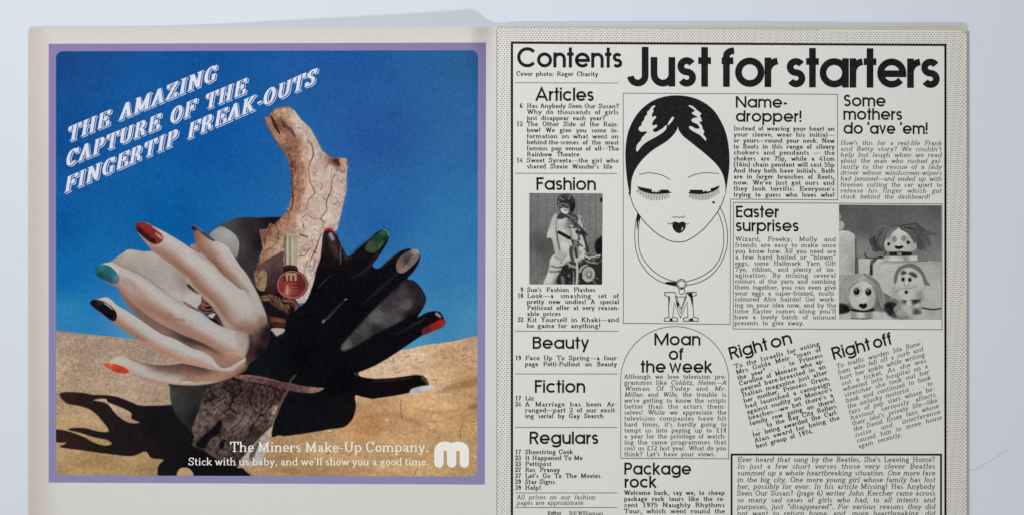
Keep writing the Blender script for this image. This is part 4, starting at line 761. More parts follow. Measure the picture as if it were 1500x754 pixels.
    strands([(400, 530), (410, 540)], [(372, 560), (380, 590), (395, 575)], (-6, 0), 40, 130, 214, .8, .6); strands([(540, 560), (550, 540)], [(560, 600), (530, 600)], (4, 6), 30, 120, 200, .8, .5)
    M([(398, 430), (410, 420), (428, 430), (424, 440), (400, 444)], 70, .6); M([(440, 434), (462, 428), (490, 446), (484, 462), (450, 446)], 76, .6)
    for x, y in ((409, 470), (449, 472)): E_(x, y, 13, 15, 110, .4); E_(x, y, 11, 13, 200, .4); E_(x - 1, y + 1, 9, 11, 24, .4)
    S([(416, 492), (416, 506), (430, 512), (444, 504), (440, 490)], .8, 110, .4, .9); S([(385, 520), (420, 526), (450, 522), (490, 510)], 1.6, 130, 1, .6)
    E_(427, 545, 10, 10, 24, .4)
    M([(398, 592), (512, 585), (516, 672), (458, 678), (400, 650)], c.field(q([(410, 600, 60), (412, 630, 190), (440, 610, 200), (480, 598, 50), (490, 625, 200), (490, 655, 80), (440, 660, 190), (505, 640, 150)]), 4), .3, False)
    S([(440, 590), (440, 674)], 2.6, 200, .6, .8); S([(370, 640), (400, 610), (398, 650)], 8, 170, 1.6, .6); S([(430, 640), (450, 690)], 1.2, 170, 1)
    rr = np.random.RandomState(9); c.a = np.clip(c.a * .94 + blur(rr.randn(h, w) * .05, .6)[..., None], 0, 1)
    c.a = blur1(blur1(c.a, .5, 0), .5, 1)
    return c
# ---------------------------------------------------------------- lettering drawn as pen strokes
def arc(cx, cy, rx, ry, a0, a1, n=None):
    n = n or max(3, int(abs(a1 - a0) / 22.5) + 1)
    return [(cx + rx * math.cos(math.radians(a0 + (a1 - a0) * i / n)), cy + ry * math.sin(math.radians(a0 + (a1 - a0) * i / n))) for i in range(n + 1)]

def sans(ch, w):
    """geometric sans: (width, strokes); x-height 55, capitals 74"""
    h = w / 2.0; r = 27.5 - h; N = 24
    ring = arc(27.5, 27.5, r, r, 0, 360, N)
    q = (55 - w) / 4.0
    T = {
        'a': (55, [ring, [(55 - h, 0), (55 - h, 55)]]), 'd': (55, [ring, [(55 - h, 0), (55 - h, 74)]]),
        'b': (55, [ring, [(h, 0), (h, 74)]]), 'p': (55, [ring, [(h, -19), (h, 55)]]), 'o': (55, [ring]),
        'g': (55, [ring, [(55 - h, 55), (55 - h, 2)] + arc(27.5, 2, r, 21 - h, 0, -150, 10)]),
        'c': (50, [arc(27.5, 27.5, r, r, 44, 316, 18)]), 'e': (55, [[(h, 27.5 - h * .2), (55 - h, 27.5 - h * .2)] + arc(27.5, 27.5, r, r, 0, 322, 20)]),
        'n': (46, [[(h, 0), (h, 55)], [(h, 20)] + arc(23, 32 - 0, 23 - h, 23 - h, 180, 0, 12) + [(46 - h, 0)]]),
        'h': (46, [[(h, 0), (h, 74)], [(h, 20)] + arc(23, 32, 23 - h, 23 - h, 180, 0, 12) + [(46 - h, 0)]]),
        'm': (74, [[(h, 0), (h, 55)], [(h, 20)] + arc((h + 37) / 2, 36 + 0, (37 - h) / 2, 19 - h, 180, 0, 10) + [(37, 0)], [(37, 20)] + arc((111 - h) / 2, 36, (37 - h) / 2, 19 - h, 180, 0, 10) + [(74 - h, 0)]]),
        'u': (46, [[(46 - h, 0), (46 - h, 55)], [(h, 55)] + arc(23, 23, 23 - h, 23 - h, 180, 360, 12) + [(46 - h, 35)]]),
        'r': (25, [[(h, 0), (h, 55)], [(h, 22)] + arc(26, 29, 26 - h, 26 - h, 180, 95, 6)]),
        's': (35, [arc(17.5, 55 - h - q, 17.5 - h, q, 28, 270, 12) + arc(17.5, h + q, 17.5 - h, q, 90, -152, 12)]),
        't': (24, [[(12, 0), (12, 74)], [(0, 55 - h), (24, 55 - h)]]), 'i': (w, [[(h, 0), (h, 55)], [(h, 74 - w), (h, 74)]]), 'l': (w, [[(h, 0), (h, 74)]]),
        'f': (25, [[(9, 0), (9, 58)] + arc(9 + 15, 58, 15, 16 - h, 180, 92, 6), [(0, 55 - h), (22, 55 - h)]]),
        'k': (42, [[(h, 0), (h, 74)], [(h, 22), (36, 55)], [(15, 30), (38, 0)]]),
        'v': (44, [[(h * .9, 56), (22, h), (44 - h * .9, 56)]]), 'w': (66, [[(h * .9, 56), (19, h), (33, 52), (47, h), (66 - h * .9, 56)]]),
        'y': (44, [[(h * .9, 55), (22, 6)], [(44 - h * .9, 55), (14, -19)]]),
        'C': (68, [arc(37, 37, 37 - h, 37 - h, 40, 320, 24)]), 'A': (68, [[(h * .8, 0), (34, 70), (68 - h * .8, 0)], [(13, 22), (55, 22)]]),
        'F': (38, [[(h, 0), (h, 74)], [(0, 74 - h), (38, 74 - h)], [(0, 39), (34, 39)]]), 'E': (40, [[(h, 0), (h, 74)], [(0, 74 - h), (40, 74 - h)], [(0, 39), (37, 39)], [(0, h), (40, h)]]),
        'B': (46, [[(h, 0), (h, 74)], [(h, 74 - h), (25, 74 - h)] + arc(25, 57 - h / 2, 15, 17 - h / 2, 90, -90, 8) + [(h, 40)], [(h, 40), (26, 40)] + arc(26, 20 + h / 2, 20 - h, 20 - h / 2, 90, -90, 8) + [(h, h)]]),
        'R': (48, [[(h, 0), (h, 74)], [(h, 74 - h), (27, 74 - h)] + arc(27, 55 - h / 2, 20 - h, 19 - h / 2, 90, -90, 8) + [(h, 36)], [(25, 36), (44, 0)]]),
        'P': (46, [[(h, 0), (h, 74)], [(h, 74 - h), (26, 74 - h)] + arc(26, 54 - h / 2, 20 - h, 20 - h / 2, 90, -90, 8) + [(h, 34)]]),
        'N': (60, [[(h, 0), (h, 74)], [(h, 72), (60 - h, 2)], [(60 - h, 0), (60 - h, 74)]]),
        'M': (76, [[(h, 0), (h, 74)], [(h + 1, 70), (38, 8), (75 - h, 70)], [(76 - h, 0), (76 - h, 74)]]),
        'S': (44, [arc(22, 74 - h - (74 - w) / 4, 20 - h, (74 - w) / 4, 28, 270, 12) + arc(22, h + (74 - w) / 4, 21 - h, (74 - w) / 4, 90, -152, 12)]),
        'J': (40, [[(40 - h, 74), (40 - h, 22)] + arc(20, 20, 20 - h, 20 - h, 0, -175, 12)]),
        "'": (w, [[(h + 1, 76), (h - 1, 56)]]), '!': (w, [[(h, 22), (h, 74)], [(h, 0), (h, w * 1.05)]]), '-': (24, [[(3, 27), (21, 27)]]), ' ': (17, []),
        'U': (50, [[(h, 74), (h, 25)] + arc(25, 25, 25 - h, 25 - h, 180, 360, 12) + [(50 - h, 74)]]),
    }
    return T[ch]

def serif(ch, wv, wh):
    """slab-like book face drawn with a flat pen: (advance, strokes); x-height 46, capitals 72"""
    v, t = wv / 2.0, wh / 2.0
    X, C, D = 46.0, 72.0, -21.0
    st = lambda x, a, b: [(x, a), (x, b)]
    sb = lambda x, y, l=10, r=10: [(x - l, y + (t if y <= 0 else -t)), (x + r, y + (t if y <= 0 else -t))]
    E = lambda cx, cy, RX, RY, a0=0, a1=360, n=None: arc(cx, cy, RX - v, RY - t, a0, a1, n)
    g = ch
    if g == ' ': return 25, []
    if g == 'a': return 54, [arc(25, 33, 15 - v * .6, 13 - t, 170, 0, 6) + [(40 - v * .6, 10), (44, t + 1), (51, t + 3)], arc(40 - v * .6 - 1, 14, 31 - v - v * .6 + 0, 14 - t, 90, 270, 7), [(12, 34), (15, 31)]]
    if g == 'b': return 59, [st(13, 0, C), sb(13, C, 9, 0), arc(30, 23, 25 - v, 23.5 - t, 130, -130, 10)]
    if g == 'c': return 49, [E(27, 23, 22, 23.5, 40, 320, 9), [(42, 33), (40, 36)]]
    if g == 'd': return 60, [st(45, 0, C), sb(45, C, 9, 0), sb(45, 0, 0, 9), arc(28, 23, 25 - v, 23.5 - t, 50, 310, 10)]
    if g == 'e': return 51, [[(7, 24), (45, 24)] + E(26, 23, 22, 23.5, 8, 325, 11)]
    if g == 'f': return 35, [st(14, 0, 56) + arc(26, 56, 12, 16 - t, 180, 60, 5)[1:], sb(14, 0), [(3, X - t), (28, X - t)]]
    if g == 'g': return 54, [E(24, 30, 18, 16.5, 0, 360, 10), [(38, 40), (51, 45)], [(14, 15), (10, 8), (18, 4), (40, 2), (45, -7), (34, -19), (16, -19), (8, -11), (14, -2)]]
    if g in 'hn':
        return 63, [st(13, 0, C if g == 'h' else X), sb(13, C if g == 'h' else X, 9, 0), sb(13, 0), [(14, 30)] + arc(31, 30, 31 - 14 - 1, 16 - t, 165, 0, 6) + [(47, 0)], sb(47, 0)]
    if g == 'i': return 31, [st(15, 0, X), sb(15, X, 10, 0), sb(15, 0), [(15, 57), (15, 69)]]
    if g == 'j': return 29, [[(17, X), (17, -10), (12, -19), (3, -19)], sb(17, X, 10, 0), [(17, 57), (17, 69)]]
    if g == 'k': return 60, [st(13, 0, C), sb(13, C, 9, 0), sb(13, 0), [(15, 18), (43, 44)], [(26, 27), (48, 2)], [(36, X - t), (54, X - t)], [(40, t), (58, t)]]
    if g == 'l': return 31, [st(15, 0, C), sb(15, C, 10, 0), sb(15, 0)]
    if g == 'm':
        return 94, [st(13, 0, X), sb(13, X, 9, 0), sb(13, 0)] + [s for k in (0, 1) for s in ([(14 + 32 * k, 30)] + arc(30 + 32 * k, 30, 15, 16 - t, 165, 0, 6) + [(45 + 32 * k, 0)], sb(45 + 32 * k, 0))]
    if g == 'o': return 54, [E(27, 23, 23, 23.5, 0, 360, 12)]
    if g == 'p': return 60, [st(13, D, X), sb(13, X, 9, 0), [(4, D + t), (24, D + t)], arc(30, 23, 25 - v, 23.5 - t, 130, -130, 10)]
    if g == 'q': return 59, [st(45, D, X), [(34, D + t), (54, D + t)], arc(28, 23, 25 - v, 23.5 - t, 50, 310, 10)]
    if g == 'r': return 45, [st(13, 0, X), sb(13, X, 9, 0), sb(13, 0, 10, 12), [(15, 28)] + arc(30, 30, 14, 15 - t, 160, 60, 4), [(38, 41), (40, 34)]]
    if g == 's': return 45, [arc(22, 34.5, 16 - v, 11.5 - t, 40, 270, 7) + arc(23, 12, 17 - v, 12 - t, 90, -150, 7)[1:]]
    if g == 't': return 37, [[(15, 62), (15, 12)] + arc(25, 11, 10, 11 - t, 180, 320, 4), [(3, X - t), (30, X - t)]]
    if g == 'u': return 63, [[(13, X), (13, 16)] + arc(28, 15, 15, 15 - t, 180, 340, 6) + [(48, 18)], st(48, 0, X), sb(13, X, 10, 0), sb(48, X, 10, 0), sb(48, 0, 0, 9)]
    if g == 'v': return 54, [[(9, X - 1), (27, 1)], [(27, 2), (45, X - 1)], [(1, X - t), (20, X - t)], [(35, X - t), (53, X - t)]]
    if g == 'w': return 80, [[(9, X - 1), (25, 1)], [(25, 2), (40, X - 2)], [(40, X - 2), (55, 1)], [(55, 2), (71, X - 1)], [(1, X - t), (18, X - t)], [(62, X - t), (79, X - t)]]
    if g == 'x': return 55, [[(10, X - 1), (44, 1)], [(44, X - 1), (10, 1)], [(1, X - t), (20, X - t)], [(34, X - t), (52, X - t)], [(1, t), (20, t)], [(34, t), (54, t)]]
    if g == 'y': return 54, [[(9, X - 1), (27, 2)], [(45, X - 1), (20, -16), (12, -19), (6, -15)], [(1, X - t), (20, X - t)], [(35, X - t), (53, X - t)]]
    if g == 'z': return 50, [[(7, 34), (7, X - t), (43, X - t)], [(42, X - 2), (8, 2)], [(7, t), (44, t), (44, 13)]]
    if g == 'A': return 72, [[(11, 2), (35, C)], [(33, C), (60, 0)], [(19, 24), (50, 24)], [(1, t), (22, t)], [(47, t), (71, t)]]
    if g == 'B': return 70, [st(18, 0, C), [(6, C - t), (40, C - t)] + arc(40, 55, 18 - v, 17 - t, 90, -90, 6) + [(18, 38)], [(38, 38)] + arc(40, 19, 22 - v, 19 - t, 90, -90, 6) + [(6, t)]]
    if g == 'C': return 71, [E(37, 36, 32, 37, 38, 322, 12), [(61, 48), (61, 70)]]
    if g == 'D': return 76, [st(18, 0, C), [(6, C - t), (36, C - t)] + arc(36, 36, 33 - v, 36 - t, 90, -90, 8) + [(6, t)]]
    if g in 'EF':
        o = [st(18, 0, C), [(6, C - t), (60, C - t), (60, 54)], [(18, 38), (46, 38)], [(46, 28), (46, 48)]]
        return (69 if g == 'E' else 65), o + ([[(6, t), (63, t), (63, 20)]] if g == 'E' else [[(6, t), (32, t)]])
    if g == 'G': return 77, [E(38, 36, 33, 37, 42, 300, 12), st(59, 4, 30), [(46, 31), (70, 31)], [(60, 50), (60, 70)]]
    if g == 'H': return 82, [st(18, 0, C), st(62, 0, C), [(18, 37), (62, 37)]] + [[(x, y), (x + 24, y)] for x in (6, 50) for y in (t, C - t)]
    if g == 'I': return 42, [st(21, 0, C), [(8, t), (34, t)], [(8, C - t), (34, C - t)]]
    if g == 'J': return 56, [[(36, C), (36, 16), (28, t), (14, t + 1), (9, 12)], [(22, C - t), (50, C - t)]]
    if g == 'K': return 78, [st(18, 0, C), [(18, 26), (58, C - 3)], [(34, 40), (62, 2)], [(6, t), (31, t)], [(6, C - t), (31, C - t)], [(46, C - t), (70, C - t)], [(50, t), (76, t)]]
    if g == 'L': return 66, [st(18, 0, C), [(6, C - t), (32, C - t)], [(6, t), (60, t), (60, 24)]]
    if g == 'M': return 94, [st(18, 0, C), st(76, 0, C), [(18, C - 2), (46, 6)], [(46, 6), (76, C - 2)], [(6, t), (28, t)], [(62, t), (88, t)], [(6, C - t), (24, C - t)], [(70, C - t), (88, C - t)]]
    if g == 'N': return 81, [[(17, 0), (17, C)], [(18, C - 2), (62, 4)], [(63, 0), (63, C)], [(6, t), (30, t)], [(4, C - t), (24, C - t)], [(50, C - t), (76, C - t)]]
    if g == 'O': return 76, [E(38, 36, 34, 37, 0, 360, 16)]
    if g == 'P': return 68, [st(18, 0, C), [(6, C - t), (40, C - t)] + arc(40, 52, 23 - v, 20 - t, 90, -90, 6) + [(18, 32)], [(6, t), (32, t)]]
    if g == 'Q': return 76, [E(38, 36, 34, 37, 0, 360, 16), [(40, 14), (62, -8)]]
    if g == 'R': return 74, [st(18, 0, C), [(6, C - t), (40, C - t)] + arc(40, 54, 22 - v, 18 - t, 90, -90, 6) + [(18, 36)], [(6, t), (32, t)], [(38, 36), (54, 22), (58, 4), (70, 3)]]
    if g == 'S': return 62, [arc(30, 54, 23 - v, 18 - t, 35, 270, 8) + arc(31, 19, 24 - v, 19 - t, 90, -150, 8)[1:], [(51, 50), (51, 70)], [(9, 2), (9, 22)]]
    if g == 'T': return 70, [st(35, 0, C), [(7, 52), (7, C - t), (63, C - t), (63, 52)], [(22, t), (48, t)]]
    if g == 'U': return 78, [[(17, C), (17, 24)] + arc(39, 22, 22, 22 - t, 180, 360, 8) + [(62, C)], [(5, C - t), (30, C - t)], [(52, C - t), (74, C - t)]]
    if g == 'V': return 72, [[(12, C - 1), (37, 1)], [(37, 2), (60, C - 1)], [(1, C - t), (25, C - t)], [(49, C - t), (71, C - t)]]
    if g == 'W': return 102, [[(12, C - 1), (34, 1)], [(34, 2), (50, C - 1)], [(49, C - 1), (71, 1)], [(71, 2), (90, C - 1)], [(1, C - t), (25, C - t)], [(79, C - t), (101, C - t)]]
    if g == 'X': return 74, [[(12, C - 1), (62, 1)], [(60, C - 1), (12, 1)], [(2, C - t), (25, C - t)], [(48, C - t), (71, C - t)], [(2, t), (23, t)], [(50, t), (73, t)]]
    if g == 'Y': return 72, [[(12, C - 1), (36, 34), (36, 0)], [(36, 34), (60, C - 1)], [(1, C - t), (25, C - t)], [(49, C - t), (71, C - t)], [(24, t), (49, t)]]
    if g == 'Z': return 66, [[(8, 54), (8, C - t), (58, C - t)], [(56, C - 2), (10, 2)], [(8, t), (59, t), (59, 20)]]
    Dg = {'0': [arc(28, 36, 22 - v, 36 - t, 0, 360, 12)], '1': [st(29, 0, C), [(14, 60), (29, 70)], [(14, t), (44, t)]],
          '2': [[(9, 52), (12, 66), (27, C - t), (42, 64), (44, 50), (32, 30), (9, 4)], [(8, t + 2), (46, t + 2), (47, 18)]],
          '3': [[(10, 60), (22, C - t), (40, 66), (42, 50), (26, 39)], [(26, 39), (44, 32), (45, 12), (32, t), (14, 3), (9, 16)]],
          '4': [[(37, 0), (37, C), (7, 22), (50, 22)], [(26, t), (48, t)]], '5': [[(42, C - t - 2), (14, C - t - 2), (11, 38), (28, 44), (44, 34), (45, 14), (32, t), (14, 3), (9, 14)]],
          '6': [arc(28, 22, 21 - v, 22 - t, 0, 360, 10), [(9, 26), (14, 56), (28, C - t), (42, 62)]], '7': [[(9, 56), (9, C - t - 2), (47, C - t - 2), (30, 30), (24, 0)]],
          '8': [arc(28, 54, 18 - v, 17 - t, 0, 360, 10), arc(28, 20, 22 - v, 20 - t, 0, 360, 10)], '9': [arc(28, 50, 21 - v, 22 - t, 0, 360, 10), [(47, 46), (42, 16), (28, t), (14, 10)]]}
    if g in Dg: return 56, Dg[g]
    Pn = {'.': (28, [[(14, 0), (14, 12)]]), ',': (28, [[(15, 11), (15, 0), (9, -12)]]), ':': (30, [[(15, 0), (15, 12)], [(15, 30), (15, 42)]]), '-': (34, [[(5, 24), (29, 24)]]),
          '\u2014': (100, [[(2, 25), (98, 25)]]), "'": (24, [[(13, C), (13, C - 10), (9, C - 22)]]), '\u201c': (44, [[(16, C), (12, C - 10), (14, C - 22)], [(32, C), (28, C - 10), (30, C - 22)]]),
          '\u201d': (44, [[(14, C), (14, C - 10), (10, C - 22)], [(30, C), (30, C - 10), (26, C - 22)]]), '!': (34, [[(17, 22), (17, C)], [(17, 0), (17, 12)]]),
          '?': (50, [[(10, 54), (14, 68), (28, C - t), (41, 62), (38, 48), (26, 36), (25, 20)], [(25, 0), (25, 12)]]), '(': (34, [[(28, 78), (14, 56), (10, 32), (14, 8), (28, -14)]]), ')': (34, [[(6, 78), (20, 56), (24, 32), (20, 8), (6, -14)]]),
          '\u00a3': (60, [[(46, 58), (36, C - t), (22, 62), (22, 14), (10, t + 1)], [(8, 36), (40, 36)], [(10, t + 1), (50, t + 1), (52, 12)]])}
    return Pn[g]

class Ink:
    """collects flat printed shapes; Pos maps page units to the curved page"""
    def __init__(s, level):
        s.v, s.f, s.level, s.k = [], [], level, 0
    def add(s, pts, faces):
        b = len(s.v); s.k += 1
        e = (s.k % 6) * 2.5e-6
        s.v += [pos(x, y, s.level, e) for x, y in pts]
        s.f += [tuple(b + i for i in f) for f in faces]
    def stroke(s, P, a, b, M=lambda x, y: (x, y), ext=0.0, closed=None):
        """polyline with a pen a wide and b high (half sizes), drawn in letter space and mapped by M"""
        P = [P[0]] + [p for i, p in enumerate(P[1:]) if abs(p[0] - P[i][0]) + abs(p[1] - P[i][1]) > 1e-6]
        if closed is None: closed = len(P) > 3 and abs(P[0][0] - P[-1][0]) + abs(P[0][1] - P[-1][1]) < 1e-6
        if closed: P = P[:-1]
        n = len(P)
        if n < 2: return
        S = [(x / a, y / b) for x, y in P]
        segs = []
        for i in range(n if closed else n - 1):
            x0, y0 = S[i]; x1, y1 = S[(i + 1) % n]; L = math.hypot(x1 - x0, y1 - y0) or 1e-9
            segs.append(((x1 - x0) / L, (y1 - y0) / L))
        out = []
        for i in range(n):
            if closed: d0, d1 = segs[i - 1], segs[i]
            else: d0, d1 = segs[max(i - 1, 0)], segs[min(i, n - 2)]
            nx, ny = -(d0[1] + d1[1]), d0[0] + d1[0]; L = math.hypot(nx, ny) or 1e-9
            nx /= L; ny /= L
            c = max(0.45, nx * -d0[1] + ny * d0[0])
            nx /= c; ny /= c
            out.append(((S[i][0] + nx) * a, (S[i][1] + ny) * b)); out.append(((S[i][0] - nx) * a, (S[i][1] - ny) * b))
        F = [(2 * i + 1, 2 * i + 3, 2 * i + 2, 2 * i) for i in range(n - 1)]
        if closed: F.append((2 * n - 1, 1, 0, 2 * n - 2))
        s.add([M(x, y) for x, y in out], F)
    def poly(s, pts):
        """filled outline (any simple polygon)"""
        from mathutils.geometry import tessellate_polygon
        from mathutils import Vector
        P = [Vector((x, y, 0)) for x, y in pts]
        tri = tessellate_polygon([P])
        b = [tuple(t) for t in tri]
        ff = []
        for t in b:
            A = [(pts[i][0], -pts[i][1]) for i in t]
            ar = (A[1][0] - A[0][0]) * (A[2][1] - A[0][1]) - (A[2][0] - A[0][0]) * (A[1][1] - A[0][1])
            ff.append(t if ar > 0 else t[::-1])
        s.add(pts, ff)
    def line(s, pts, w, step=16.0):
        """printed rule or outline in page units"""
        Q = [pts[0]]
        for p, r in zip(pts, pts[1:]):
            m = max(1, int(math.hypot(r[0] - p[0], r[1] - p[1]) / step))
            Q += [(p[0] + (r[0] - p[0]) * i / m, p[1] + (r[1] - p[1]) * i / m) for i in range(1, m + 1)]
        s.stroke(Q, w / 2, w / 2)
    def curve(s, pts, w, closed=False, n=5):
        Q = [tuple(p) for p in spline(pts, closed, n)]
        if closed: Q.append(Q[0])
        s.stroke(Q, w / 2, w / 2)
    def disc(s, x, y, r, n=10):
        s.add([(x, y)] + [(x + r * math.cos(2 * PI * i / n), y - r * math.sin(2 * PI * i / n)) for i in range(n)], [(0, 1 + i, 1 + (i + 1) % n) for i in range(n)])
    def build(s, name, mat, parent, label=None, kind=None):
        me = bpy.data.meshes.new(name); me.from_pydata(s.v, [], s.f); me.update()
        return link(name, me, mat, parent, label, kind)

def slope(y):
    return 0.0052 * max(0.0, min(1.0, 1 - (y - 60) / 560.0))

def text_map(x0, y0, sx, sy, shear=0.0, ang=0.0, warp=True, lean=None):
    """letter space (u right, v up) -> page units (x right, y down)"""
    ca, sa = math.cos(math.radians(ang)), math.sin(math.radians(ang))
    k = slope(y0) if warp else 0.0
    def M(u, v):
        X = u * sx + v * sy * shear; Y = v * sy
        if lean is not None: x, y = x0 + u * sx * ca + Y * lean, y0 - u * sx * sa - Y
        else: x, y = x0 + X * ca - Y * sa, y0 - X * sa - Y * ca
        return x, y + (x - x0) * k
    return M

def head(ink, txt, x0, x1, base, w, cap=None, ang=0.0, sc=None):
    """sans heading set between x0 and x1 with its baseline at base"""
    gl = [sans(c, w) for c in txt]
    sc = sc or cap / 74.0
    wid = ((x1 - x0) / math.cos(math.radians(ang))) / sc
    tot = sum(a for a, _ in gl)
    gap = (wid - tot) / max(1, len(gl) - 1); kx = 1.0
    if gap > 4.2:
        kx = min(1.22, wid / (tot + 4.2 * (len(gl) - 1))); gap = (wid / kx - tot) / max(1, len(gl) - 1)
    u = 0
    gl = [(a * 1.0, [[(x * kx, y if y > 56 or kx < 1.06 else y * 1.045) for x, y in p] for p in st]) for a, st in gl]
    M = text_map(x0, base, sc, sc, 0, ang, ang == 0)
    for a, st in gl:
        for p in st: ink.stroke([(x + u, y) for x, y in p], w / 2, w / 2, M)
        u += (a + gap) * kx

def body(ink, txt, x0, x1, base, sc, wv, wh, italic=False, ang=0.0, toggle=False, width=None, em=None):
    """a justified line of the book face; *...* switches italic"""
    W = width if width is not None else (x1 - x0)
    it = italic; items = []; tot = 0; nsp = 0
    for c in txt:
        if c == '*': it = not it; continue
        a, st = serif(c, wv, wh)
        if c == ' ': nsp += 1; items.append((None, None, it)); continue
        items.append((a, st, it)); tot += a
    kx = .95
    sp = (W / sc - tot * kx) / nsp if nsp else 0
    if nsp == 0: kx = W / (sc * tot)
    elif sp < 21: kx = (W / sc) / (tot + 21 * nsp); sp = 21 * kx
    elif sp > 75: kx = min(1.08, (W / sc) / (tot + 55 * nsp)); sp = (W / sc - tot * kx) / nsp
    u = 0
    for a, st, i in items:
        if a is None: u += sp; continue
        s_ = .20 if i else 0.0
        M = text_map(x0, base, sc, sc, 0, ang, ang == 0)
        for p in st: ink.stroke([(x * kx + u + y * s_, y) for x, y in p], wv / 2, wh / 2, M)
        u += a * kx
# ---------------------------------------------------------------- materials
paper_left = paper_mat("paper_left", (204, 204, 198), (192, 181, 172), ((-0.222, -0.240), (0.092, 0.138)))
paper_right = paper_mat("paper_right", (210, 210, 206), (211, 205, 197), ((0.213, 0.226), (0.10, 0.116)))
paper_edge = paper_mat("paper_edge", (176, 174, 164), (186, 180, 160), ((0.215, 0.226), (0.10, 0.116)))
black_ink = ink_mat("black_ink", (22, 20, 21)); text_ink = ink_mat("text_ink", (36, 34, 35)); thin_ink = ink_mat("thin_ink", (50, 48, 50))
dot_ink = ink_mat("dot_ink", (84, 68, 66)); rule_ink = ink_mat("rule_ink", (84, 82, 82)); white_ink = ink_mat("white_print", (204, 208, 222), .05); logo_white = ink_mat("logo_print", (226, 223, 216), .04)
highlight = ink_mat("bare_paper", (206, 205, 200), .04)

# ---------------------------------------------------------------- table top
def backdrop():
    m, nt, b = mat_new("table_paper", (0.7, 0.74, 0.8, 1), 0.7, 0.1)
    n, r, tc = noise_mix(nt, b, [(0.3, lin((203, 208, 216))), (0.7, lin((207, 212, 220)))], 3.2, 8)
    bp = nt.nodes.new("ShaderNodeBump"); bp.inputs["Strength"].default_value = 0.05; bp.inputs["Distance"].default_value = 0.0003
    n3 = nt.nodes.new("ShaderNodeTexNoise"); n3.inputs["Scale"].default_value = 400; n3.inputs["Detail"].default_value = 5
    nt.links.new(tc.outputs["Object"], n3.inputs["Vector"]); nt.links.new(n3.outputs["Fac"], bp.inputs["Height"]); nt.links.new(bp.outputs["Normal"], b.inputs["Normal"])
    me = bpy.data.meshes.new("tabletop"); s = 1.1; t = .03
    v = [(-s, -s, 0), (s, -s, 0), (s, s, 0), (-s, s, 0), (-s, -s, -t), (s, -s, -t), (s, s, -t), (-s, s, -t)]
    me.from_pydata(v, [], [(0, 1, 2, 3), (7, 6, 5, 4), (0, 4, 5, 1), (1, 5, 6, 2), (2, 6, 7, 3), (3, 7, 4, 0)])
    link("tabletop", me, m, None, "smooth pale blue white paper sheet under the open magazine", "structure")
    # scratches and a few specks in the paper
    sm = ink_mat("scratch", (198, 206, 214), .05); k = Flat(0.0002)
    k.line([(1418, 689), (1432, 685), (1446, 677), (1460, 668), (1474, 658)], .55)
    r = random.Random(3)
    for x, y in [(1270, 34), (1310, 52), (995, 6), (1433, 65), (1460, 88), (30, 380), (1450, 300), (22, 610), (870, 14), (1485, 520), (1478, 148)]:
        a = r.uniform(0, 3); k.line([(x, y), (x + 3 * math.cos(a), y + 3 * math.sin(a))], .8)
    k.build("scratch", sm, bpy.data.objects["tabletop"])

class Flat(Ink):
    """thin marks lying on the table"""
    def __init__(s, z): super().__init__(0); s.z = z
    def add(s, pts, faces):
        b = len(s.v); k = PX * (1 - s.z / CAM_H)
        s.v += [((x - 750) * k, (377 - y) * k, s.z) for x, y in pts]; s.f += [tuple(b + i for i in f) for f in faces]
backdrop()

# ---------------------------------------------------------------- the magazine
mag = bpy.data.objects.new("magazine", None); COL.objects.link(mag); mag.location = (0, 0, 0); mag.empty_display_size = .05
mag["label"] = "open seventies magazine, colour make-up advert left, black and white contents page right"
mag["category"] = "magazine"

def sheet(name, mat, xs, ytop, ybot, dz=0.0, corner=None, parent=None, label=None, ny=110, gap=None, tk=0.00012):
    """a curved paper leaf between columns xs; ytop(x) its upper edge; corner=(x, radius, side)"""
    vs, fs = [], []
    def P(x, y, d):
        z = max(0.0002, height(x, y) + dz) if gap is None else max(0.0002, gap(x, y))
        z += d; k = PX * (1 - z / CAM_H)
        return ((x - 750) * k, (377 - y) * k, z)
    nx = len(xs)
    for d in (0.0, -tk):
        for i, x in enumerate(xs):
            y0 = ytop(x)
            if corner:
                cx, r = corner[0], corner[1]
                u = (x - (cx - r)) if corner[2] > 0 else ((cx + r) - x)
                if u > 0: y0 += r - math.sqrt(max(0, r * r - min(u, r) ** 2))
            for j in range(ny + 1):
                t = j / ny; y = y0 + (ybot - y0) * t
                vs.append(P(x, y, d))
    m = ny + 1; o2 = nx * m
    for i in range(nx - 1):
        for j in range(ny):
            a = i * m + j
            fs.append((a, a + 1, a + m + 1, a + m)); fs.append((o2 + a + m, o2 + a + m + 1, o2 + a + 1, o2 + a))
    for j in range(ny):
        a = j; fs.append((a + 1, a, o2 + a, o2 + a + 1)); a = (nx - 1) * m + j; fs.append((a, a + 1, o2 + a + 1, o2 + a))
    for i in range(nx - 1):
        a = i * m; fs.append((a, a + m, o2 + a + m, o2 + a)); a = i * m + ny; fs.append((a + m, a, o2 + a, o2 + a + m))
    me = bpy.data.meshes.new(name); me.from_pydata(vs, [], fs); me.update()
    for p in me.polygons: p.use_smooth = False
    o = link(name, me, mat, parent, label)
    me.shade_smooth() if hasattr(me, "shade_smooth") else None
    try: me.set_sharp_from_angle(angle=math.radians(40))
    except Exception: pass
    return o

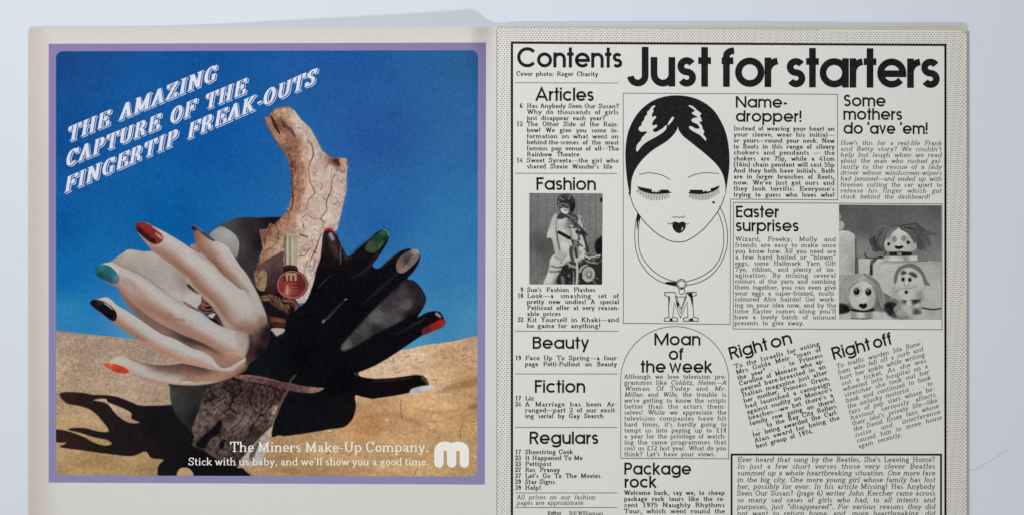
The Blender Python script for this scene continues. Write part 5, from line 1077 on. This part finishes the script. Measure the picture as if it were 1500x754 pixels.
def rng(a, b, st=4.0, extra=()):
    n = int((b - a) / st) + 1
    return sorted(set([round(a + (b - a) * i / n, 3) for i in range(n + 1)] + list(extra)))
r_ = random.Random(5)
wob = lambda x: 0.35 * math.sin(x / 37.0) + 0.25 * math.sin(x / 13.0 + 1)
ytl = lambda x: 42.6 - 2.9 * max(0, (x - 41)) / 686 + .25 * wob(x)
YB = 926.0
lx = rng(41.4, 727.4, 4.0, [41.5, 41.8, 42.3, 43, 44, 45.5, 47])
left = sheet("left_page", paper_left, lx, ytl, YB, 0, (41.4, 6.0, -1), mag, "left page with a framed colour advertisement and wide cream margins")
ytr = lambda x: 41.2 + max(0, (x - 740)) * 0.0055 + .3 * wob(x)
rx = rng(729.2, 1415.6, 4.0, [1415.4, 1415, 1414.5, 1413.5, 1412, 1410, 1408])
right = sheet("right_page", paper_right, rx, ytr, YB, 0, (1415.6, 11.0, 1), mag, "right contents page printed in black with a dotted margin")
# the leaves under the two pages
for k in range(5):
    dz = -0.00035 - 0.00045 * k
    sheet("leaf", paper_edge, rng(728.0, 1417.2 - .25 * k + (0.5 if k == 1 else 0), 9.0), (lambda x, k=k: 40.2 + .35 * k * (1 if k % 2 else -.4) + .25 * wob(x + 60 * k)), YB - 1 - k, dz, (1417.2 - .25 * k, 3.0 + k, 1), mag, None, 70)
for k in range(3):
    dz = -0.0004 - 0.00028 * k
    sheet("leaf", paper_left, rng(42.2 + .5 * k, 727.0, 9.0), (lambda x, k=k: ytl(x) + .9 + .3 * k), YB - 1 - k, dz, (42.2 + .5 * k, 7.0, -1), mag, None, 70)

# ---- dotted margin of the right page
dots = Ink(1); row = 0; y = 43.3
while y < 905:
    x = 730.6 + (2.15 if row % 2 else 0)
    while x < 1416.4:
        yy = y + slope(y) * (x - 750) * .55
        edge_in = 750.5 < x < 1384.5 and yy > 63.6 + slope(64) * (x - 750)
        if not edge_in and yy > ytr(x) + .8 and not (x > 1405 and yy < 53 and (x - 1405) ** 2 + (53 - yy) ** 2 > 105) and x < 1415.0:
            dots.disc(x, yy, 0.80 + .10 * math.sin(x * .9 + y), 6)
        x += 4.31
    y += 2.985; row += 1
dots.build("dotted_margin", dot_ink, mag, "fine staggered dots printed round the contents page", "stuff")

fr = Ink(2)
fr.line([(749.9, 905), (749.9, 63.0)], 3.3); fr.line([(748.3, 63.0), (1386.4, 66.3)], 3.2); fr.line([(1384.9, 64.8), (1384.9, 905)], 3.3)
fr.build("page_frame", black_ink, mag, "thick black line framing the contents page")

def rule(pts, w=0.9, name="rule", label=None):
    k = Ink(2)
    q = [(x, y + (x - pts[0][0]) * 0) for x, y in pts]
    k.line(q, w); return k.build(name, rule_ink, mag, label)
for x0, x1, y in [(754.6, 906, 121.7), (754.6, 904, 254.2), (754, 905.5, 484.4), (754.5, 904.8, 547), (754.6, 904.5, 625.3), (755, 904, 721.2), (754.5, 904, 742.6)]:
    rule([(x0, y), (x1, y + .6 * slope(y) * 150)])
rule([(1069.4, 474.6), (913.2, 472.8), (912.9, 137.0), (1226.8, 138.6), (1227.0, 293.0), (1070.0, 292.0), (1069.4, 474.6)], .95, "thin_box", "thin box round the face drawing and the name-dropper story")
rule([(1074.0, 481.2), (1074.4, 296.8), (1380.0, 299.0), (1379.8, 482.2), (1074.0, 481.2)], .95, "thin_box", "thin box round the Easter story and its photograph")
ar = Ink(2)
A_ = [(909.4, 670.4), (909.2, 556)] + [(988.4 - 79.2 * math.cos(math.radians(t)), 556 - 78.4 * math.sin(math.radians(t))) for t in range(6, 175, 6)] + [(1067.6, 556), (1067.4, 671.2), (909.4, 670.4)]
ar.line(A_, 1.0); ar.build("arched_box", rule_ink, mag, "arch shaped box round the moan of the week")
bb = Ink(2)
bb.line([(1071.6, 900), (1071.6, 663.6)], 2.8); bb.line([(1070.2, 665.0), (1379.9, 665.2)], 2.8); bb.line([(1378.4, 666), (1378.4, 900)], 2.8)
bb.build("thick_box", black_ink, mag, "thick black box round the story about the missing girls")

# ---- headings: (text pieces, label)
def heading(pieces, label, name="heading"):
    k = Ink(3)
    for p in pieces: head(k, **p)
    return k.build(name, black_ink, mag, label)
H = lambda txt, x0, x1, base, w=12, cap=18, ang=0.0: dict(txt=txt, x0=x0, x1=x1, base=base, w=w, cap=cap, ang=ang)
heading([H("Contents", 757.5, 911.5, 99.0, 11.8, 29.4)], "Contents in large light round letters")
heading([H("Just", 918.6, 1041.5, 127.0, 12.6, 58.0), H("for", 1057.0, 1139.5, 127.7, 12.6, 58.0), H("starters", 1152.4, 1376.6, 128.3, 12.6, 57.6)], "Just for starters, the biggest black headline")
for t, x0, x1, b, c in [("Articles", 784, 869.8, 148.2, 19.6), ("Fashion", 785.6, 873, 278.7, 18.6), ("Beauty", 780, 863, 510.3, 17.8), ("Fiction", 783.3, 857.4, 574.6, 18.6), ("Regulars", 775.6, 876.6, 649.8, 18.4)]:
    heading([H(t, x0, x1, b, 11.8, c)], t + " heading of the left column")
heading([H("Name-", 1077.6, 1153.5, 158.2, 11.8, 16.9), H("dropper!", 1077.6, 1174, 178.9, 11.8, 16.9)], "Name-dropper! heading")
heading([H("Some", 1235.4, 1297.4, 156.4, 11.8, 17.4), H("mothers", 1235.2, 1321.6, 176.0, 11.8, 17.2), H("do", 1235.4, 1264, 196.6, 11.8, 17.2), H("'ave", 1270.6, 1311.6, 196.7, 11.8, 17.2), H("'em!", 1318.3, 1358.8, 196.8, 11.8, 17.2)], "Some mothers do 'ave 'em! heading")
heading([H("Easter", 1078, 1141, 318.9, 11.8, 17.2), H("surprises", 1077.6, 1170, 339.2, 11.8, 17.2)], "Easter surprises heading")
heading([H("Moan", 958.4, 1026.2, 505.2, 11.8, 18), H("of", 979.4, 1001.4, 526.6, 11.8, 18), H("the", 938.4, 975.4, 545.2, 11.8, 18), H("week", 980.2, 1043.3, 545.4, 11.8, 18)], "Moan of the week heading inside its arch")
heading([H("Package", 914.4, 1012.4, 694.6, 11.8, 17.8), H("rock", 914.8, 961.6, 713.6, 11.8, 17.8)], "Package rock heading")
heading([H("Right", 1070.6, 1126, 526.2, 11.6, 18.4, 14.8), H("on", 1130.6, 1161.2, 510.3, 11.6, 18.4, 14.8)], "Right on heading, slanting upwards")
heading([H("Right", 1221.4, 1276.4, 526.4, 11.6, 18.4, 15.2), H("off", 1280.8, 1308.4, 510.4, 11.6, 18.4, 15.2)], "Right off heading, slanting upwards")
heading([H("Editor", 802.5, 822.2, 753.6, 13, 5.6)], "Editor in tiny bold letters", "credit")

# ---- stories
BW = (15.0, 5.6); RW = (11.2, 4.8); IW = (9.6, 4.4)
def story(lines, label, weight=BW, italic=False, mat=None, name="story_text", sc=.0945):
    k = Ink(3)
    for L in lines:
        kw = dict(txt=L[0], x0=L[1], x1=L[2], base=L[3], sc=sc, wv=weight[0], wh=weight[1], italic=italic)
        kw.update(L[4] if len(L) > 4 else {})
        body(k, **kw)
    return k.build(name, mat or text_ink, mag, label)
def block(txt, x0, x1, b0, step, last=None, dx=0.0):
    ls = txt.split("|"); o = []
    for i, t in enumerate(ls): o.append((t, x0 + dx * i, (last if (last and i == len(ls) - 1) else x1), b0 + step * i))
    return o
story([("Cover photo: Roger Charity", 755.9, 876.4, 111.6)], "cover photo credit under Contents", name="credit")
b = 158.6; s_ = 8.86
story([("6", 761.4, 765.8, b), ("12", 756.4, 765.8, b + 3 * s_), ("14", 756.4, 765.8, b + 9 * s_), ("Has Anybody Seen Our Susan?", 771.6, 906.6, b), ("Why do thousands of girls", 771.6, 906.6, b + s_), ("just disappear each year?", 771.4, 886.6, b + 2 * s_)] +
      block("The Other Side of the Rain-|bow! We give you some in-|formation on what went on|behind-the-scenes of the most|famous pop venue of all\u2014The|Rainbow Theatre|Sweet Syreeta\u2014the girl who|shared Stevie Wonder's life", 771.6, 906.6, b + 3 * s_, s_)[:5] +
      [("Rainbow Theatre", 771.6, 848.7, b + 8 * s_), ("Sweet Syreeta\u2014the girl who", 771.4, 906.2, b + 9 * s_), ("shared Stevie Wonder's life", 771.4, 897, b + 10 * s_)], "list of articles with page numbers", name="contents_list")
b = 426.9; s_ = 8.8
story([("9", 762, 766.6, b), ("10", 758, 766.6, b + s_), ("32", 757.8, 766.6, b + 5 * s_), ("Sue's Fashion Flashes", 771.6, 872, b), ("Look\u2014a smashing set of", 771.8, 907, b + s_), ("pretty new undies! A special", 771.6, 907, b + 2 * s_), ("Petticoat offer at very reason-", 772, 907.4, b + 3 * s_), ("able prices", 771.8, 821.8, b + 4 * s_), ("Kit Yourself in Khaki\u2014and", 772, 907, b + 5 * s_), ("be game for anything!", 771.6, 880, b + 6 * s_)], "list of fashion pages", name="contents_list")
story([("19", 754.5, 763.3, 526.8), ("Face Up To Spring\u2014a four", 769, 903.8, 526.8), ("page Petti-Pullout on Beauty", 768.8, 903.8, 535.7)], "list of beauty pages", name="contents_list")
story([("17", 754.4, 763.3, 585.8), ("Liz", 769.2, 782, 585.8), ("24", 754.4, 763.3, 594.6), ("A Marriage has been Ar-", 769, 904.2, 594.6), ("ranged\u2014part 2 of our excit-", 769, 904, 603.2), ("ing serial by Gay Search", 769, 884.4, 611.7)], "list of fiction pages", name="contents_list")
reg = [("17", "Shoestring Cook", 839.6), ("23", "It Happened To Me", 853.5), ("23", "Pettipost", 808), ("27", "Ros Franey", 820.4), ("27", "Let's Go To The Movies", 880), ("29", "Star Signs", 813.1), ("39", "Help!", 792.7)]
story([q for i, (n, t, x) in enumerate(reg) for q in ((n, 754.4, 763.2, 664.4 + 8.73 * i), (t, 769, x, 664.4 + 8.73 * i))], "list of regular pages", name="contents_list")
story([("All prices on our fashion", 756.4, 872, 730.6), ("pages are approximate", 756.4, 854, 738.6)], "slanting note about prices", IW, True, thin_ink, "note", .094)
story([("Bill Williamson", 833.5, 883.6, 753.6)], "editor's name", RW, False, thin_ink, "credit", .08)
story(block("Instead of wearing your heart on|your sleeve, wear his initial\u2014|or yours\u2014round your neck. New|to Boots in this range of silvery|chokers and pendants \u2014 the|chokers are 75p, while a 41cm|(16in) chain pendant will cost 55p|And they both have initials. Both|are in larger branches of Boots,|now. We've just got ours and|they look terrific. Everyone's|trying to guess who loves who!", 1074.4, 1222.8, 191.6, 8.8), "bold story about initial pendants")
story(block("How's this for a real-life Frank|and Betty story? We couldn't|help but laugh when we read|about the man who rushed gal-|lantly to the rescue of a lady|driver whose windscreen-wipers|had jammed\u2014and ended up with|firemen cutting the car apart to|release his finger which got|stuck behind the dashboard!", 1230.6, 1379.4, 212.8, 8.7, 1362.2), "slanting story about a driver's finger", IW, True, thin_ink)
story(block("Wizard, Freeky, Molly and|friends are easy to make once|you know how. All you need are|a few hard boiled or \u201cblown\u201d|eggs, some Hallmark Yarn Gift|Tye, ribbon, and plenty of im-|agination. By mixing several|colours of the yarn and combing|them together, you can even give|your eggs a super-frizzed, multi-|coloured Afro hairdo! Get work-|ing on your idea now, and by the|time Easter comes along you'll|have a lovely batch of unusual|presents to give away.", 1076.8, 1224.8, 353.4, 8.73, 1177.8, -.08), "story about decorated Easter eggs", RW, False, thin_ink)
story(block("Although we love television pro-|grammes like *Colditz, Helen\u2014A*|*Woman Of Today* and *Mc-*|*Millan and Wife*, the trouble is|we're getting to know the scripts|better than the actors them-|selves! While we appreciate the|television companies have hit|hard times, it's hardly going to|tempt us into paying up to \u00a318|a year for the privilege of watch-|ing the same programmes that|cost us \u00a312 last year. What do you|think? Let's have your views.", 914.2, 1064.2, 554.0, 8.74, 1048), "moan about television programmes", RW, False, thin_ink)
story(block("Welcome back, say we, to cheap|package rock tours like the re-|cent 1975 Naughty Rhythms|Tour, which went round the", 914, 1062, 724.1, 8.95), "bold story about rock tours")
def tilted(txt, x0, y0, ang, width, last, dx, dy, **k):
    ls = txt.split("|")
    return [(t, x0 + dx * i, 0, y0 + dy * i, dict(ang=ang, width=(last if i == len(ls) - 1 else width))) for i, t in enumerate(ls)]
story(tilted("To the Israelis for voting|Mrs Golda Meir \u201cman of|the year\u201d . . . to Princess|Caroline of Monaco who ap-|peared bare-breasted in an|Italian magazine just after|her mother, Princess Grace,|had launched a campaign|against nudity on Monaco's|beaches\u2014we bet there's a|family row going on there!|. . . to the Bay City Rollers|for being awarded the Carl-|Alan award for being the|best group of 1974.", 1076.4, 539.4, 15.3, 129.4, 87.0, 2.26, 8.34), "tilted bold story under Right on")
story(tilted("To traffic warden Ida Bone-|ham who fell off a curb and|hurt her ankle while writing|out a ticket. As she was|wheeled into hospital on a|stretcher she took out her|book and continued to book|the unlucky motorist . . . to|fans of pop stars whose be-|haviour seriously affects|their idol's private life\u2014like|the David Essex fans whose|noise and interference|caused him to move house|again recently.", 1225.6, 539.4, 15.5, 129.6, 66.4, 2.27, 8.34), "tilted slanting story under Right off", IW, True, thin_ink)
story(block("*Ever heard that song by the Beatles,* She's Leaving Home?|*In just a few short verses those very clever Beatles*|*summed up a whole heartbreaking situation. One more face*|*in the big city. One more young girl whose family has lost*|*her, possibly for ever. In his article* Missing! Has Anybody|Seen Our Susan? *(page 6) writer John Kercher came across*|*so many sad cases of girls who had, to all intents and*|*purposes, just \u201cdisappeared\u201d. For various reasons they did*|*not want to return home, and, more heartbreaking, did*", 1079.4, 1369.8, 675.8, 9.85), "story in the thick box at the foot", (10, 5), False, thin_ink, sc=.105)

# ---- pictures
def picture(name, cv, quad, level, parent, label, radius=0.0, step=4.0):
    """a printed picture: curved sheet with its own pixels; quad = corners of the area the canvas covers"""
    im = bpy.data.images.new(name, cv.w, cv.h); im.colorspace_settings.name = 'sRGB'
    px = np.ones((cv.h, cv.w, 4), np.float32); px[..., :3] = np.clip(cv.a[::-1], 0, 1)
    im.pixels.foreach_set(px.ravel()); im.update(); im.pack()
    m, nt, b = mat_new(name, (1, 1, 1, 1), 0.5, 0.015)
    t = nt.nodes.new("ShaderNodeTexImage"); t.image = im; t.interpolation = 'Cubic'; t.extension = 'EXTEND'
    nt.links.new(t.outputs["Color"], b.inputs["Base Color"])
    (ax, ay), (bx, by), (cx, cy), (dx, dy) = quad      # top left, top right, bottom right, bottom left
    nx, ny = int((bx - ax) / step), int((dy - ay) / step)
    us = sorted(set([i / nx for i in range(nx + 1)] + ([q / (bx - ax) for q in (0, .4, 1, 2, 3.2, 5, 7, 9)] + [1 - q / (bx - ax) for q in (.4, 1, 2, 3.2, 5, 7, 9)] if radius else [])))
    vs, uv, fs = [], [], []
    for u in us:
        X = u * (bx - ax); o = 0.0
        d = min(X, (bx - ax) - X)
        if radius and d < radius: o = radius - math.sqrt(radius ** 2 - (radius - d) ** 2)
        for j in range(ny + 1):
            v = (o + (dy - ay - 2 * o) * j / ny) / (dy - ay)
            x = ax + (bx - ax) * u * (1 - v) + (cx - dx) * u * v + (dx - ax) * v
            y = (ay * (1 - u) + by * u) * (1 - v) + (dy * (1 - u) + cy * u) * v
            vs.append(pos(x, y, level)); uv.append(((x - cv.x0) / (cv.w / cv.K), 1 - (y - cv.y0) / (cv.h / cv.K)))
    mm = ny + 1
    for i in range(len(us) - 1):
        for j in range(ny):
            a = i * mm + j; fs.append((a, a + 1, a + mm + 1, a + mm))
    me = bpy.data.meshes.new(name); me.from_pydata(vs, [], fs); ul = me.uv_layers.new(name="UVMap")
    for lp in me.loops: ul.data[lp.index].uv = uv[lp.vertex_index]
    me.update(); me.shade_smooth()
    return link(name, me, m, parent, label)

# purple frame of the advertisement
def purple():
    m, nt, b = mat_new("purple_print", lin((112, 98, 158)), 0.5, 0.06)
    N, L = nt.nodes, nt.links
    tc = N.new("ShaderNodeTexCoord"); sp = N.new("ShaderNodeSeparateXYZ"); L.new(tc.outputs["Object"], sp.inputs[0])
    n = N.new("ShaderNodeTexNoise"); n.inputs["Scale"].default_value = 6; n.inputs["Detail"].default_value = 8; L.new(tc.outputs["Object"], n.inputs["Vector"])
    mr = N.new("ShaderNodeMapRange"); mr.inputs["From Min"].default_value = 0.11; mr.inputs["From Max"].default_value = -0.12; L.new(sp.outputs["Y"], mr.inputs["Value"])
    ad = N.new("ShaderNodeMath"); ad.operation = 'MULTIPLY_ADD'; ad.use_clamp = True; L.new(n.outputs["Fac"], ad.inputs[0]); ad.inputs[1].default_value = .5; L.new(mr.outputs[0], ad.inputs[2])
    s2 = N.new("ShaderNodeMath"); s2.operation = 'SUBTRACT'; s2.use_clamp = True; L.new(ad.outputs[0], s2.inputs[0]); s2.inputs[1].default_value = .25
    c = N.new("ShaderNodeMix"); c.data_type = 'RGBA'; c.inputs[6].default_value = lin((131, 117, 158)); c.inputs[7].default_value = lin((130, 131, 172)); L.new(s2.outputs[0], c.inputs[0]); L.new(c.outputs[2], b.inputs["Base Color"])
    q = [(71.2, 64.6), (712.0, 62.8), (710.2, 709.0), (71.2, 706.0)]
    vs, fs = [], []; nx, ny = 160, 80
    for i in range(nx + 1):
        for j in range(ny + 1):
            u, v = i / nx, j / ny
            x = (q[0][0] * (1 - u) + q[1][0] * u) * (1 - v) + (q[3][0] * (1 - u) + q[2][0] * u) * v
            y = (q[0][1] * (1 - u) + q[1][1] * u) * (1 - v) + (q[3][1] * (1 - u) + q[2][1] * u) * v
            vs.append(pos(x, y, 1))
    for i in range(nx):
        for j in range(ny):
            a = i * (ny + 1) + j; fs.append((a, a + 1, a + ny + 2, a + ny + 1))
    me = bpy.data.meshes.new("advertisement"); me.from_pydata(vs, [], fs); me.update(); me.shade_smooth()
    return link("advertisement", me, m, mag, "full page make-up advertisement in a flat purple frame")
ad = purple()
picture("colour_photograph", paint_ad(), [(82, 75.6), (700.2, 74.0), (699.0, 697.2), (82, 695.6)], 2, ad,
        "printed photo of a pale and a dark hand with painted nails round driftwood in a desert", 10.0)
picture("fashion_photograph", paint_biker(), [(775.3, 283.0), (882.8, 283.5), (882.0, 416.4), (775.3, 416.0)], 2, mag, "small black and white photo of a person in a helmet by a motorcycle")
picture("egg_photograph", paint_dolls(), [(1228.9, 300.0), (1379.0, 301.0), (1379.0, 467.6), (1228.9, 467.6)], 2, mag, "black and white photo of three egg heads with yarn hair")

# ---- lettering of the advertisement
def slogan():
    rows = [("THE AMAZING", 97.6, 209.4, 318.5, 22.9), ("CAPTURE OF THE", 94.6, 245.6, 360.5, 22.3), ("FINGERTIP FREAK-OUTS", 93.6, 283.2, 464.0, 23.6)]
    for part, (lv, dx, dy, mat, grow) in enumerate([(3, 2.1, 1.6, white_ink, .2), (4, 1.15, .8, "blue", .42), (5, 0, 0, white_ink, 0.0)]):
        k = Ink(lv)
        for t, x0, y0, x1, ang in rows:
            wv, wh = 18.0, 3.8
            sc = .325
            gl = [(a + (26 if c == ' ' else 2 if c == '-' else 9), s) for (a, s), c in zip([(a_, [([(q[0][0] - 5, q[0][1]), (q[1][0] + 5, q[1][1])] if len(q) == 2 and q[0][1] == q[1][1] and 17 < q[1][0] - q[0][0] < 28 and (q[0][1] < 4 or q[0][1] > 68) else q) for q in s_]) for a_, s_ in [serif(c, wv, wh) for c in t]], t)]
            tot = sum(a * (1.0) for a, _ in gl)
            L = (x1 - x0) / math.cos(math.radians(ang)); kx = L / (tot * sc)
            M = text_map(x0 + dx, y0 + dy, sc, sc, 0, ang, False, lean=.17)
            u = 0; g = grow / sc
            for (a, st), c in zip(gl, t):
                for p in st: k.stroke([((x) * kx + u, y) for x, y in p], wv / 2 * min(1, kx * 1.1) + g, wh / 2 + g, M)
                if c == '-': k.stroke([(6 * kx + u, 26), (30 * kx + u, 26)], 4, 4.5 + g, M)
                u += a * kx
        mt = mat if mat != "blue" else ink_mat("blue_print", (16, 74, 140), .05)
        k.build(["letter_outline", "letter_gap", "slogan"][part], mt, ad, "slanting white slogan in three lines" if part == 2 else None)
slogan()
def serif_line(name, txt, x0, x1, base, sc, wv, wh, mat, level=3, label=None):
    k = Ink(level); gl = [serif(c, wv, wh) for c in txt]
    tot = sum(a for a, _ in gl); kx = (x1 - x0) / (tot * sc); M = text_map(x0, base, sc, sc, 0, 0, False); u = 0
    for a, st in gl:
        for p in st: k.stroke([(x * kx + u, y) for x, y in p], wv / 2, wh / 2, M)
        u += a * kx
    return k.build(name, mat, ad, label)
serif_line("company_name", "The Miners Make-Up Company.", 336.6, 628.4, 661.2, .208, 9.5, 5.5, logo_white, 3, "company name in white letters")
serif_line("tagline", "Stick with us baby, and we'll show you a good time.", 275.6, 628.6, 680.8, .157, 9.5, 6.0, logo_white, 3, "line of white letters under the company name")
lg = Ink(3)
R_ = 6.75
pth = [(643.0, 677.4), (643.0, 660), (644.2, 656), (647, 653.6), (651, 652.8), (654.2, 652.9), (658, 654), (660.8, 656.6), (661.6, 660.5), (661.6, 677.4)]
pth2 = [(1323.2 - x, y) for x, y in pth[::-1]]
lg.stroke(pth, R_, R_, closed=False); lg.stroke(pth2, R_, R_, closed=False)
for x, y in ((643, 677.4), (661.6, 677.4), (680.2, 677.4)): lg.disc(x, y, R_, 24)
lg.build("logo", logo_white, ad, "fat rounded white letter m")

# ---- drawing of the face with its pendant
K8 = (900, 30, 340, 916); K3 = (900, 250, 180, 543)
P8 = lambda *p: [tuple(t) for t in zc(K8, list(p))]; P3 = lambda *p: [tuple(t) for t in zc(K3, list(p))]
fc = Ink(2)
fc.curve(P3((62, 95), (72, 120), (85, 158), (105, 190), (140, 235), (190, 280), (240, 308), (285, 316), (330, 305), (390, 262), (440, 205), (470, 158), (488, 110)), 1.15)
for p in (P8((98, 609), (125, 603), (150, 603), (190, 612), (219, 629)), P8((290, 621), (320, 608), (360, 602), (413, 605)), P3((257, 202), (266, 208), (275, 204), (285, 209), (295, 205), (304, 208), (313, 200)),
          P3((235, 232), (246, 237), (258, 231), (272, 228), (284, 233), (298, 228), (312, 232), (320, 238), (329, 234))): fc.curve(p, .95)
face = fc.build("face_drawing", black_ink, mag, "line drawing of a woman's face with closed eyes")
hr = Ink(3)
hr.poly([tuple(p) for p in spline(P8((63, 692), (50, 630), (43, 540), (48, 470), (62, 420), (92, 368), (135, 328), (185, 305), (240, 297), (300, 303), (350, 323), (392, 356), (422, 402), (442, 452), (452, 510), (454, 570), (448, 625), (437, 692), (438, 655), (428, 610), (405, 572), (365, 533), (312, 490), (272, 458), (254, 434), (250, 420),
                                  (246, 434), (228, 458), (200, 482), (155, 510), (115, 545), (85, 585), (68, 630)), True, 4)])
hair = hr.build("hair", black_ink, face, "solid black hair parted in the middle")
hl = Ink(4)
KF = (908, 132, 176, 603); PF = lambda *p: [tuple(t) for t in zc(KF, list(p))]
for pts in [PF((175, 78), (160, 85), (146, 104), (135, 112), (139, 121), (126, 135), (122, 150), (110, 165), (108, 178), (95, 190), (96, 203), (108, 211), (132, 208), (134, 216), (112, 238), (105, 255), (90, 270), (82, 290), (82, 305), (90, 308), (105, 288), (130, 265), (165, 245), (205, 222), (230, 200), (236, 182), (228, 180), (214, 194), (195, 205), (180, 213), (168, 208), (166, 199), (180, 190), (188, 180), (180, 175), (166, 180), (162, 168), (172, 150), (182, 138), (177, 131), (165, 138), (160, 125), (170, 106), (165, 98), (176, 84)),
            PF((242, 168), (240, 178), (250, 172), (268, 150), (271, 137), (262, 137), (252, 150)),
            PF((345, 78), (350, 85), (370, 98), (375, 108), (365, 112), (362, 120), (380, 130), (391, 140), (375, 140), (359, 150), (365, 162), (385, 170), (396, 181), (399, 194), (380, 195), (360, 183), (348, 184), (350, 195), (375, 213), (400, 225), (420, 245), (430, 255), (434, 248), (425, 232), (418, 222), (424, 211), (415, 195), (412, 180), (400, 166), (402, 158), (412, 160), (408, 142), (400, 128), (410, 122), (400, 112), (385, 100), (370, 86), (355, 78))]:
    hl.poly([tuple(p) for p in spline(pts, True, 2)])
hl.build("hair_shine", highlight, face)
for side in (0, 1):
    k = Ink(3); cx_ = 172 if side == 0 else 424
    if side == 0: k.poly(PF((85, 484), (120, 491), (160, 499), (161, 512), (168, 513), (169, 504), (175, 513), (190, 513), (192, 505), (200, 513), (201, 501), (242, 501), (246, 508), (262, 516), (240, 519), (200, 522), (160, 521), (130, 515), (100, 503)))
    else: k.poly(PF((502, 479), (480, 488), (455, 496), (455, 508), (432, 510), (430, 502), (424, 510), (416, 510), (415, 502), (350, 502), (352, 510), (342, 517), (360, 521), (400, 524), (440, 519), (470, 509), (495, 493)))
    for i in range(21):
        x = (92 + 7.5 * i) if side == 0 else (352 + 7.0 * i)
        u = (x - cx_) / 86.0
        y0 = (499 + 19 * min(1, i / 9)) if side == 0 else (518 - 0 if i < 11 else 518 - 2.6 * (i - 11))
        ln = 38 * math.sqrt(max(.06, 1 - u * u)) - 3 * (i % 2)
        k.curve(PF((x, y0), (x + u * 3, y0 + ln * .5), (x + u * 9, y0 + ln)), .72, n=2)
    k.build("eyelashes", black_ink, face, "closed eye with a thick lid and long lashes")
mk = Ink(3); mk.disc(*P3((438, 141))[0], 1.9, 12); mk.build("beauty_spot", black_ink, face)
mo = Ink(3); mo.poly([tuple(p) for p in spline(P3((257, 233), (268, 228), (284, 234), (299, 228), (312, 233), (315, 250), (305, 267), (286, 277), (267, 268), (257, 250)), True, 4)])
mouth = mo.build("mouth", black_ink, face, "small black pouting mouth")
m2 = Ink(4); m2.curve(P3((300, 250), (301, 258), (295, 264)), 1.1); m2.build("lip_shine", highlight, face)
nk = Ink(3)
for p in [P3((103, 188), (93, 240), (90, 300), (98, 360), (118, 410), (150, 452), (190, 482), (235, 500), (284, 509)), P3((114, 204), (107, 250), (106, 310), (114, 362), (136, 402), (170, 440), (210, 468), (250, 484), (276, 490)),
          P3((464, 158), (484, 200), (496, 245), (500, 300), (494, 350), (474, 402), (444, 445), (404, 478), (360, 497), (316, 505)), P3((456, 182), (472, 222), (482, 270), (482, 325), (472, 372), (448, 416), (412, 450), (365, 475), (318, 489))]: nk.curve(p, 1.0)
nk.poly(P3((103, 190), (114, 204), (110, 224), (106, 222), (102, 260), (99, 258), (98, 215))); nk.poly(P3((225, 490), (252, 489), (276, 492), (276, 508), (250, 503), (228, 498)))
nk.build("necklace", black_ink, face, "curved choker drawn in double outline")
pd = Ink(3)
def ring(x, y, r, w):
    q = arc(*P3((x, y))[0], r, r, 0, 360, 20); pd.stroke(q, w / 2, w / 2)
ring(296, 500, 7.2, 1.1); ring(296, 500, 5.2, .9); ring(298, 531, 4.4, 1.0)
pd.line(P3((222, 536), (268, 536), (294, 610), (320, 536), (361, 536), (361, 550), (345, 553), (350, 645), (370, 650), (370, 663), (305, 663), (305, 650), (325, 645), (322, 578), (292, 648), (264, 582), (258, 645), (279, 650), (279, 663), (220, 663), (222, 650), (241, 645), (238, 553), (222, 550), (222, 536)), 1.05, 50)
pd.line(P3((268, 552), (293, 628), (318, 556), (268, 556)), .9, 50)
pd.poly(P3((318, 540), (345, 538), (344, 600), (336, 560), (326, 548))); pd.poly(P3((270, 566), (286, 588), (280, 606), (274, 590))); pd.poly(P3((328, 655), (345, 648), (350, 660), (330, 661))); pd.poly(P3((243, 652), (255, 648), (258, 660), (244, 661))); pd.poly(P3((240, 556), (246, 552), (246, 600)))
pd.build("pendant", black_ink, face, "pendant in the shape of the letter M")
